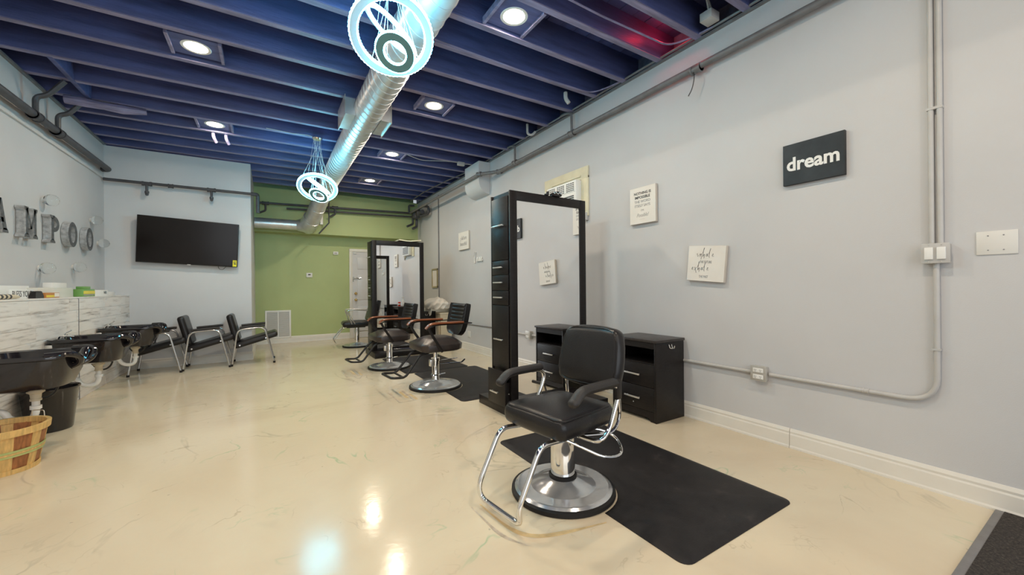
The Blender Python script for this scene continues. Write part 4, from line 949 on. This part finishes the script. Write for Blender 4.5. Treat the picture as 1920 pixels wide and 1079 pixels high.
# ------------------------------------------------------------------ shampoo area
def bowl(y, label):
    t = thing('shampoo_bowl', label, 'sink', (PX + 0.012, y, 0.70), 0, 'black shampoo bowls')
    nseg = 48; D, W = 0.53, 0.25          # reach from the wall, half width
    def outline(sx, sy, n=4.0, x0=0.0):
        out = []
        for j in range(nseg):
            a = 2 * PI * j / nseg; c_, s_ = math.cos(a), math.sin(a)
            k = (abs(c_) ** n + abs(s_) ** n) ** (-1 / n)
            out.append((x0 + sx * (1 + c_ * k), sy * s_ * k))
        return out
    def z_dip(p, x0, sx):
        fx_ = (p[0] - x0) / (2 * sx)
        if fx_ < 0.86: return 0.0
        k = (fx_ - 0.86) / 0.14
        yy = abs(p[1]) / W
        return -0.075 * k * max(0, 1 - (yy / 0.55) ** 2) + 0.012 * k * (yy > 0.5)
    b_ = MB(); rs = []
    for sx, sy, z, x0, n, dip in ((0.15, 0.14, -0.235, 0.12, 2.8, 0), (0.21, 0.20, -0.218, 0.055, 3.5, 0), (0.24, 0.228, -0.12, 0.028, 4.5, 0), (0.245, 0.235, -0.02, 0.025, 5, 0.8), (0.268, 0.255, -0.012, 0.0, 6, 1), (0.270, 0.257, 0.004, 0.0, 6, 1), (0.262, 0.250, 0.018, 0.003, 6, 1), (0.235, 0.225, 0.010, 0.03, 5, 1), (0.21, 0.20, -0.06, 0.05, 4, 0.6), (0.16, 0.15, -0.185, 0.10, 3, 0), (0.02, 0.02, -0.205, 0.25, 2, 0)):
        rs.append(b_.ring([(p[0], p[1], z + dip * z_dip(p, x0, sx)) for p in outline(sx, sy, n, x0)]))
    b_.skin(rs).build('basin', 'plastic_black', t, smooth=50)
    for s in (-1, 1):
        n_ = MB(); n_.tube(bend([(0.42, s * 0.235, 0.015), (0.53, s * 0.20, 0.02), (0.57, s * 0.14, -0.01), (0.555, s * 0.10, -0.065), (0.50, s * 0.08, -0.09)], 0.05), 0.02, 10, radii=None); n_.build('neck_roll', 'plastic_black', t)
    b_ = MB(); b_.lathe([(0.045, -0.235), (0.045, -0.265), (0.030, -0.275), (0.026, -0.31), (0.03, -0.31), (0.03, -0.325), (0.001, -0.325)], 18, c=(0.30, 0, 0)); b_.build('drain_nut', 'bin_cream', t)
    b_ = MB(); b_.tube(bend([(0.30, 0, -0.32), (0.30, 0, -0.44), (0.24, 0, -0.47), (0.17, 0, -0.44), (0.15, 0, -0.38), (0.06, 0, -0.37), (0.0, 0, -0.37)], 0.055, 6), 0.021, 12)
    b_.cyl((0.30, 0, -0.385), (0.30, 0, -0.36), 0.03); b_.cyl((0.04, 0, -0.37), (0.06, 0, -0.37), 0.03); b_.build('drain_trap', 'pvc_white', t)
    f_ = MB(); f_.cyl((0.06, 0.03, 0.01), (0.06, 0.03, 0.045), 0.02); f_.tube(bend([(0.06, 0.03, 0.04), (0.06, 0.03, 0.06), (0.10, 0.05, 0.085)], 0.02), 0.007, 8); f_.tube(bend([(0.05, -0.08, 0.01), (0.06, -0.08, 0.045), (0.16, -0.08, 0.03)], 0.03), 0.010, 8); f_.build('faucet', 'chrome', t)
    h_ = MB(); h_.tube(bend([(0.36, 0.16, -0.16), (0.36, 0.17, -0.30), (0.28, 0.18, -0.36), (0.20, 0.17, -0.28), (0.18, 0.16, -0.16)], 0.08), 0.008, 8); h_.build('spray_hose', 'wire_black', t)
    MB().box(-0.012, 0.06, -0.18, 0.18, -0.10, -0.03, bev=0.004).build('wall_bracket', 'satin_steel', t)
bowl(4.22, 'black shampoo bowl on the plank wall, nearest one at the left edge above the basket')
bowl(5.45, 'black shampoo bowl on the plank wall, middle one above the black trash can')
bowl(6.70, 'black shampoo bowl on the plank wall, farthest one beside the shampoo chairs')

def shampoo_chair(x, y, label, recline=14, bx=0.06):
    t = thing('shampoo_chair', label, 'chair', (x, y, 0), 0, 'shampoo chairs')
    for s in (0, 1):
        y_ = s * 0.50
        f_ = MB(); f_.tube(bend([(0.0, y_, 0.012), (0.075, y_, 0.555), (0.42, y_, 0.575), (0.55, y_, 0.012)], 0.09, 6), 0.0125, 10); f_.build('leg_frame', 'chrome_worn', t)
        for px_ in (0.0, 0.55):
            c_ = MB(); c_.cyl((px_, y_, 0), (px_, y_, 0.03), 0.017, 12); c_.build('foot_cap', 'rubber_black', t)
        a_ = MB(); a_.tube([(0.10, y_, 0.578), (0.13, y_, 0.582), (0.40, y_, 0.600), (0.43, y_, 0.598)], 0.02, 10, flat=(0.027, 0.018)); a_.build('arm_pad', 'arm_rubber', t)
    MB().cushion(0.30, 0.225, 0.045, 0.04, Matrix.Translation((0.31, 0.25, 0.375)) @ Matrix.Rotation(math.radians(-16), 4, 'Y'), crown=0.012).build('seat', 'vinyl_black', t, smooth=60)
    m_ = Matrix.Translation((bx, 0.25, 0.40)) @ Matrix.Rotation(math.radians(-90 - recline), 4, 'Y') @ Matrix.Translation((0.18, 0, 0))
    MB().cushion(0.215, 0.225, 0.042, 0.038, m_, crown=0.012).build('backrest', 'vinyl_black', t, smooth=60)
    r_ = MB(); r_.tube([(0.10, 0.0, 0.31), (0.10, 0.5, 0.31)], 0.011, 8); r_.tube([(0.44, 0.0, 0.40), (0.44, 0.5, 0.40)], 0.011, 8); r_.build('cross_bar', 'chrome_worn', t)
    return t
shampoo_chair(-1.62, 7.19, 'black shampoo chair reclined flat behind the farthest shampoo bowl', 50, 0.17)
shampoo_chair(-1.06, 7.26, 'black padded shampoo chair with chrome legs, middle of three below the television')
shampoo_chair(-0.49, 7.30, 'black padded shampoo chair with chrome legs beside the floor vent, rightmost of three')

# trash can and basket
t = thing('trash_can', 'black plastic wastebasket standing under the shampoo bowls behind the basket', 'bin', (-1.578, 4.86, 0))
b_ = MB(); rs = []
def dshape(r, flat): return [(max(-flat, r * math.cos(2 * PI * j / 40)), r * 1.0 * math.sin(2 * PI * j / 40)) for j in range(40)]
for r, f_, z in ((0.130, 0.11, 0.0), (0.135, 0.115, 0.01), (0.168, 0.145, 0.33), (0.180, 0.155, 0.345), (0.180, 0.155, 0.355), (0.163, 0.14, 0.345), (0.125, 0.10, 0.02)):
    rs.append(b_.ring([(p[0], p[1], z) for p in dshape(r, f_)]))
b_.skin(rs).build('body', 'plastic_black', t, smooth=40)
t = thing('bushel_basket', 'slatted wooden bushel basket with wire handle on the floor at the left edge', 'basket', (-1.505, 3.93, 0))
nS = 18
for k in range(nS):
    a0 = 2 * PI * k / nS; wide = k % 2 == 0; half = (PI / nS) * (1.22 if wide else 0.78)
    b_ = MB(); rs = []
    for z, r in ((0.012, 0.165), (0.14, 0.19), (0.275, 0.213)):
        rr_ = r + (0 if wide else 0.004)
        rs.append(b_.ring([((rr_ + o_) * math.cos(a0 + s_ * half), (rr_ + o_) * math.sin(a0 + s_ * half), z) for o_, s_ in ((0, -1), (0, 0), (0, 1), (-0.004, 1), (-0.004, 0), (-0.004, -1))]))
    b_.skin(rs).build('slat', 'basket_brown' if wide else 'basket_light', t, smooth=30)
MB().lathe([(0.001, 0.006), (0.166, 0.006), (0.166, 0.016), (0.001, 0.016)], 36).build('bottom', 'basket_brown', t)
MB().lathe([(0.170, 0.0), (0.176, 0.0), (0.178, 0.03), (0.172, 0.03)], 48, cap=False).build('base_hoop', 'basket_light', t)
MB().lathe([(0.214, 0.245), (0.224, 0.245), (0.228, 0.285), (0.218, 0.287), (0.206, 0.285), (0.204, 0.25), (0.214, 0.245)], 48, cap=False).build('rim_hoop', 'basket_light', t)
for z, m_ in ((0.118, 'basket_green'), (0.132, 'basket_light'), (0.146, 'basket_green')):
    r = 0.19 + 0.0045 + (z - 0.14) * 0.18
    MB().lathe([(r, z - 0.0065), (r + 0.004, z - 0.0065), (r + 0.005, z + 0.0065), (r + 0.001, z + 0.0065)], 48, cap=False).build('middle_hoop', m_, t)
for a in (1.05, 1.05 + PI):
    h_ = MB(); c_, s_ = math.cos(a), math.sin(a); q = lambda u_, z: (0.222 * c_ - u_ * s_, 0.222 * s_ + u_ * c_, z)
    h_.tube(bend([q(-0.045, 0.26), q(-0.04, 0.325), q(0.04, 0.325), q(0.045, 0.26)], 0.015), 0.0028, 6); h_.build('wire_handle', 'satin_steel', t)

# big slab-serif letters
def letter(ch, y0, y1, label):
    t = thing('wall_letter', label, 'letter', (LX, (y0 + y1) / 2, 1.675), 0, 'metal wall letters')
    w_ = (y1 - y0); H = 0.29; x0, x1 = 0.004, 0.066
    b_ = MB()
    def poly(pts):
        b_.prism([(p[0] * w_ - w_ / 2, p[1] * H) for p in pts], lambda q: Vector((x0, q[0], q[1])), lambda q: Vector((x1, q[0], q[1])))
    if ch == 'O':
        rs = []; n = 40
        for j in range(n):
            a = 2 * PI * j / n; c_, s_ = math.cos(a), math.sin(a)
            rs.append(b_.ring([(x0, c_ * w_ / 2, H / 2 + s_ * H / 2), (x1, c_ * w_ / 2, H / 2 + s_ * H / 2), (x1, c_ * w_ * 0.24, H / 2 + s_ * H * 0.33), (x0, c_ * w_ * 0.24, H / 2 + s_ * H * 0.33)]))
        b_.skin(rs, closed=True)
    def serif(c, z, hw=0.2):
        if z == 0: poly([(c - hw, 0), (c + hw, 0), (c + hw * 0.95, 0.06), (c + 0.1, 0.13), (c - 0.1, 0.13), (c - hw * 0.95, 0.06)])
        else: poly([(c - hw * 0.95, 0.94), (c - 0.1, 0.87), (c + 0.1, 0.87), (c + hw * 0.95, 0.94), (c + hw, 1), (c - hw, 1)])
    if ch == 'M':
        poly([(0.09, 0.1), (0.27, 0.1), (0.27, 0.9), (0.09, 0.9)]); poly([(0.73, 0.1), (0.91, 0.1), (0.91, 0.9), (0.73, 0.9)])
        poly([(0.27, 0.96), (0.12, 0.96), (0.43, 0.30), (0.57, 0.30)]); poly([(0.73, 0.96), (0.43, 0.30), (0.57, 0.30), (0.88, 0.96)])
        serif(0.18, 0); serif(0.82, 0); serif(0.16, 1, 0.16); serif(0.84, 1, 0.16)
    if ch == 'P':
        poly([(0.14, 0.1), (0.40, 0.1), (0.40, 0.9), (0.14, 0.9)]); serif(0.27, 0, 0.26); serif(0.24, 1, 0.22)
        n = 14; o_ = [(0.35 + 0.62 * math.sin(PI * i / n), 0.70 + 0.30 * math.cos(PI * i / n)) for i in range(n + 1)]; i_ = [(0.40 + 0.28 * math.sin(PI * i / n), 0.70 + 0.14 * math.cos(PI * i / n)) for i in range(n + 1)]
        for a, b2, c_, d_ in zip(o_, o_[1:], i_[1:], i_): poly([a, b2, c_, d_])
    if ch == 'A':
        poly([(0.40, 1.0), (0.60, 1.0), (0.30, 0.08), (0.10, 0.08)]); poly([(0.40, 1.0), (0.62, 1.0), (0.92, 0.08), (0.68, 0.08)]); poly([(0.25, 0.3), (0.75, 0.3), (0.71, 0.44), (0.3, 0.44)])
        serif(0.17, 0, 0.17); serif(0.82, 0, 0.18)
    me = b_.build('letter_body', 'zinc_side', t, smooth=25)
    me.data.materials.append(M['zinc_front'])
    for p in me.data.polygons:
        if p.normal.x > 0.7: p.material_index = 1
letter('A', 4.97, 5.235, 'grey metal wall letter A cut by the left edge')
letter('M', 5.50, 5.745, 'grey metal wall letter M')
letter('P', 6.00, 6.225, 'grey metal wall letter P')
letter('O', 6.44, 6.69, 'grey metal wall letter O beside the letter P')
letter('O', 6.955, 7.185, 'grey metal wall letter O at the end of the word nearest the corner')
# clear glass wall bubbles
for y, z, l in ((6.05, 2.12, 'clear glass wall bubble above the letters M and P'), (7.33, 2.10, 'clear glass wall bubble above the last letter O'),
                (7.58, 1.82, 'clear glass wall bubble next to the corner of the room'), (5.95, 1.40, 'clear glass wall bubble under the letters, left of two'), (6.76, 1.45, 'clear glass wall bubble under the letters, right of two')):
    t = thing('glass_bubble', l, 'wall decor', (LX, y, z), 0, 'clear glass wall bubbles')
    b_ = MB(); rs = []
    for i in range(9):
        a = -PI / 2 + PI * 0.86 * i / 8; r = 0.06 * math.cos(a); zz = 0.062 + 0.06 * math.sin(a)
        rs.append([(0.135 - zz, r, 0)] if False else b_.ring([(0.124 - zz, max(r, 0.002) * math.cos(2 * PI * j / 20), max(r, 0.002) * math.sin(2 * PI * j / 20)) for j in range(20)]))
    b_.skin(rs, caps=False).build('globe', 'clear_glass', t, smooth=60)
    k = MB(); k.cyl((0, 0, 0.0), (0.018, 0, 0.0), 0.03, 14); k.build('wall_cup', 'plastic_white', t)

# objects on the ledge
LZ = 1.10
def ledge(name, label, cat, y, x=-1.85): return thing(name, label, cat, (x, y, LZ))
YR = (0, 1, 0)
t = ledge('box', 'long white carton lying on the ledge behind the lettered plaque', 'box', 5.05, -1.93)
MB().box(-0.03, 0.03, -0.22, 0.42, 0, 0.115, bev=0.003).build('carton', 'paper_white', t); MB().box(-0.03, 0.031, -0.222, -0.14, 0.05, 0.113).build('end_label', 'ink_grey', t, smooth=0)
t = ledge('plaque', 'narrow white plaque with dark capitals standing on the ledge', 'sign', 5.08, -1.82)
MB().box(-0.01, 0.008, -0.17, 0.24, 0, 0.078, bev=0.002).build('board', 'paper_white', t); text(t, 'BLESS YOUR', 'ink', (0.0086, 0.03, 0.040), YR, U_, 0.075, sx=0.8)
t = ledge('hair_brush', 'long pale brush with striped handle lying on the ledge at the left edge', 'brush', 4.75, -1.775)
b_ = MB(); b_.tube([(0, -0.3, 0.02), (0, 0.0, 0.022), (0, 0.14, 0.02), (0, 0.2, 0.016)], 0.02, 10, radii=[0.014, 0.02, 0.018, 0.008]); b_.build('handle', 'bin_cream', t)
for y_ in (-0.1, -0.04, 0.02): k = MB(); k.cyl((0, y_, 0.0218), (0, y_ + 0.025, 0.0218), 0.0205, 12); k.build('stripe', 'ink', t)
t = ledge('box', 'small dark navy box on the ledge at the left edge', 'box', 4.62, -1.86); MB().box(-0.03, 0.03, -0.12, 0.12, 0, 0.085, bev=0.003).build('carton', 'board_black', t)
t = ledge('pouch', 'small black tapered pouch on the ledge in front of the plaque', 'pouch', 5.27, -1.785)
b_ = MB(); rs = [b_.ring([(-0.02 * k, -0.075 * k, z), (0.02 * k, -0.075 * k, z), (0.02 * k, 0.075 * k, z), (-0.02 * k, 0.075 * k, z)]) for k, z in ((1.0, 0), (1.0, 0.02), (0.75, 0.06), (0.6, 0.066))]; b_.skin(rs).build('body', 'vinyl_black', t)
t = ledge('packet', 'small orange and yellow packet lying on the ledge before the cream carton', 'packet', 5.52, -1.785)
MB().box(-0.02, 0.02, -0.14, 0.14, 0, 0.05, bev=0.002).build('carton', 'packet_orange', t); MB().box(0.018, 0.0215, -0.13, 0.03, 0.008, 0.026).build('label', 'packet_yellow', t, smooth=0); MB().box(0.018, 0.0215, 0.035, 0.13, 0.01, 0.046).build('label', 'canvas', t, smooth=0)
t = ledge('box', 'long plain cream carton on the ledge between the plaque and the green packet', 'box', 5.83, -1.88); MB().box(-0.05, 0.05, -0.40, 0.36, 0, 0.098, bev=0.003).build('carton', 'box_cream', t)
t = thing('box', 'small white box standing on top of the cream carton', 'box', (-1.88, 5.93, LZ + 0.0985)); MB().box(-0.035, 0.035, -0.16, 0.16, 0, 0.052, bev=0.003).build('carton', 'paper_white', t)
t = ledge('packet', 'green and yellow packet on the ledge above the plank seam', 'packet', 6.40, -1.80)
MB().box(-0.04, 0.04, -0.17, 0.17, 0, 0.085, bev=0.004).build('carton', 'packet_green', t); MB().box(0.0385, 0.042, -0.165, 0.165, 0.03, 0.065).build('label', 'packet_yellow', t, smooth=0); MB().box(0.0385, 0.042, -0.165, 0.13, 0.012, 0.026).build('label', 'ink_grey', t, smooth=0); MB().box(-0.04, 0.03, -0.10, 0.08, 0.085, 0.115, bev=0.004).build('flap', 'packet_green', t)
t = ledge('box', 'small white box with dark print on the ledge right of the green packet', 'box', 6.88, -1.82)
MB().box(-0.04, 0.04, -0.22, 0.22, 0, 0.075, bev=0.003).build('carton', 'paper_white', t); text(t, 'WIFI', 'ink', (0.0406, 0.11, 0.040), YR, U_, 0.05)
t = ledge('box', 'tiny white box at the far end of the ledge near the corner', 'box', 7.45, -1.86); MB().box(-0.03, 0.03, -0.12, 0.12, 0, 0.05, bev=0.003).build('carton', 'plastic_white', t)

# ------------------------------------------------------------------ television wall and green wall fittings
t = thing('television', 'large black flat television hung slightly crooked on the white wall', 'television', (-1.03, 7.755, 1.90))
t.rotation_euler = (math.radians(4), math.radians(2.8), 0)
MB().box(-0.61, 0.61, -0.03, 0.02, -0.345, 0.345, bev=0.006).build('body', 'paint_black', t)
MB().box(-0.598, 0.598, -0.032, -0.029, -0.325, 0.335).build('screen', 'tv_screen', t, smooth=0)
MB().box(0.548, 0.60, -0.034, -0.0318, -0.335, -0.235).build('sticker', 'sticker_yellow', t, smooth=0)
b_ = MB(); b_.box(0.556, 0.592, -0.0352, -0.0338, -0.262, -0.255); b_.box(0.556, 0.584, -0.0352, -0.0338, -0.278, -0.271); b_.box(0.562, 0.592, -0.0352, -0.0338, -0.30, -0.285); b_.build('sticker_print', 'ink', t, smooth=0)
MB().box(-0.2, 0.2, 0.02, 0.055, -0.15, 0.15).build('wall_bracket', 'paint_black', t, smooth=0)
c_ = MB(); c_.tube(bend([(0.36, 0.0, -0.345), (0.37, 0.0, -0.39), (0.42, 0.0, -0.40), (0.46, 0.0, -0.345)], 0.03), 0.004, 6); c_.build('cable_loop', 'wire_black', t)
b_ = MB(); b_.box(-0.02, 0.02, -0.033, -0.03, -0.35, -0.34); b_.build('badge', 'satin_steel', t, smooth=0)
t = thing('wall_outlet', 'pale outlet plate low on the white wall behind the shampoo chairs', 'outlet', (-0.52, TVY, 0.27)); MB().box(-0.04, 0.04, -0.006, 0, -0.06, 0.06, bev=0.002).build('plate', 'plastic_white', t)
t = thing('return_vent', 'white louvred return air grille low on the green wall', 'vent', (0.16, GY, 0.41))
b_ = MB(); hw, hh = 0.24, 0.30
b_.box(-hw, -hw + 0.035, -0.022, 0, -hh, hh, bev=0.004); b_.box(hw - 0.035, hw, -0.022, 0, -hh, hh, bev=0.004); b_.box(-hw, hw, -0.0215, 0, -hh, -hh + 0.035, bev=0.004); b_.box(-hw, hw, -0.0215, 0, hh - 0.035, hh, bev=0.004); b_.box(-0.012, 0.012, -0.02, 0, -hh, hh)
b_.build('frame', 'paper_white', t, smooth=30)
MB().box(-hw + 0.03, hw - 0.03, -0.003, 0, -hh + 0.03, hh - 0.03).build('backing', 'vent_shadow', t, smooth=0)
for c0_ in (-0.108, 0.108):
    b_ = MB()
    for k in range(26): b_.box(c0_ - 0.094, c0_ + 0.094, -0.016, -0.0145, -0.009, 0.009, rot=None) if False else b_.prism([(-0.017, -hh + 0.042 + k * 0.0205), (-0.004, -hh + 0.056 + k * 0.0205), (-0.004, -hh + 0.058 + k * 0.0205), (-0.017, -hh + 0.045 + k * 0.0205)], lambda q: Vector((c0_ - 0.094, q[0], q[1])), lambda q: Vector((c0_ + 0.094, q[0], q[1])))
    o = b_.build('louvers', 'plastic_white', t, smooth=0); o['kind'] = 'stuff'
t = thing('thermostat', 'small white thermostat with dark display in the middle of the green wall', 'thermostat', (0.765, GY, 1.475))
MB().box(-0.06, 0.06, -0.025, 0, -0.05, 0.05, bev=0.005).build('case', 'paper_white', t); MB().box(-0.025, 0.025, -0.027, -0.0245, -0.002, 0.022).build('display', 'ink', t, smooth=0)
t = thing('alarm_sensor', 'small white alarm sensor box on the green wall left of the door', 'sensor', (1.31, GY, 1.985))
MB().box(-0.055, 0.055, -0.035, 0, -0.035, 0.035, bev=0.006).build('case', 'paper_white', t); MB().box(-0.03, 0.03, -0.037, -0.0345, -0.012, 0.012).build('lens', 'ink_grey', t, smooth=0)

# scuffed outlines on the floor left of the chairs: flat dried marks
def marks(x, y, label, ang=0.0):
    t = thing('floor_marks', label, 'stain', (x, y, 0), ang)
    for x0, x1, y0, y1, m_ in ((-0.17, -0.155, -0.22, 0.22, 'floor_scuff'), (-0.02, 0.0, -0.22, 0.22, 'floor_scuff'), (0.01, 0.04, -0.20, 0.05, 'floor_rust'), (0.15, 0.16, -0.22, 0.1, 'floor_scuff'), (-0.17, 0.16, -0.225, -0.215, 'floor_scuff'), (-0.06, -0.03, -0.1, 0.2, 'floor_rust')):
        MB().box(x0, x1, y0, y1, 0.0002, 0.0009).build('mark', m_, t, smooth=0)
marks(1.28, 4.22, 'rusty outline marks on the floor left of the nearer wood-armed chair')
marks(1.02, 5.75, 'rusty outline marks on the floor left of the farther wood-armed chair')

t = thing('floor_marks', 'curved rusty stain with painted shadow on the floor left of the nearest chair base', 'stain', (1.42, 1.765, 0))  # rust and shadow drawn together as flat coloured ribbons
def ribbon(pts, w_, z, m_, nm):
    b_ = MB(); q = bend([Vector((x, y, z)) for x, y in pts], 0.1, 6); L_ = []; R2 = []
    for i, p in enumerate(q):
        d = (q[min(i + 1, len(q) - 1)] - q[max(i - 1, 0)]).normalized(); n_ = Vector((-d.y, d.x, 0)); k = w_ * min(1, 0.3 + 3 * min(i, len(q) - 1 - i) / len(q))
        L_.append(b_.bm.verts.new(p + n_ * k)); R2.append(b_.bm.verts.new(p - n_ * k))
    for i in range(len(q) - 1): b_.bm.faces.new((L_[i], L_[i + 1], R2[i + 1], R2[i]))
    b_.build(nm, m_, t, smooth=0)
ribbon([(-0.47, 0.12), (-0.45, -0.16), (-0.38, -0.27), (-0.22, -0.32), (-0.02, -0.36)], 0.014, 0.0005, 'floor_rust', 'rust_shadow_mark')
ribbon([(-0.52, 0.12), (-0.51, -0.18), (-0.44, -0.30)], 0.010, 0.0004, 'floor_scuff', 'scuff_shadow_mark')
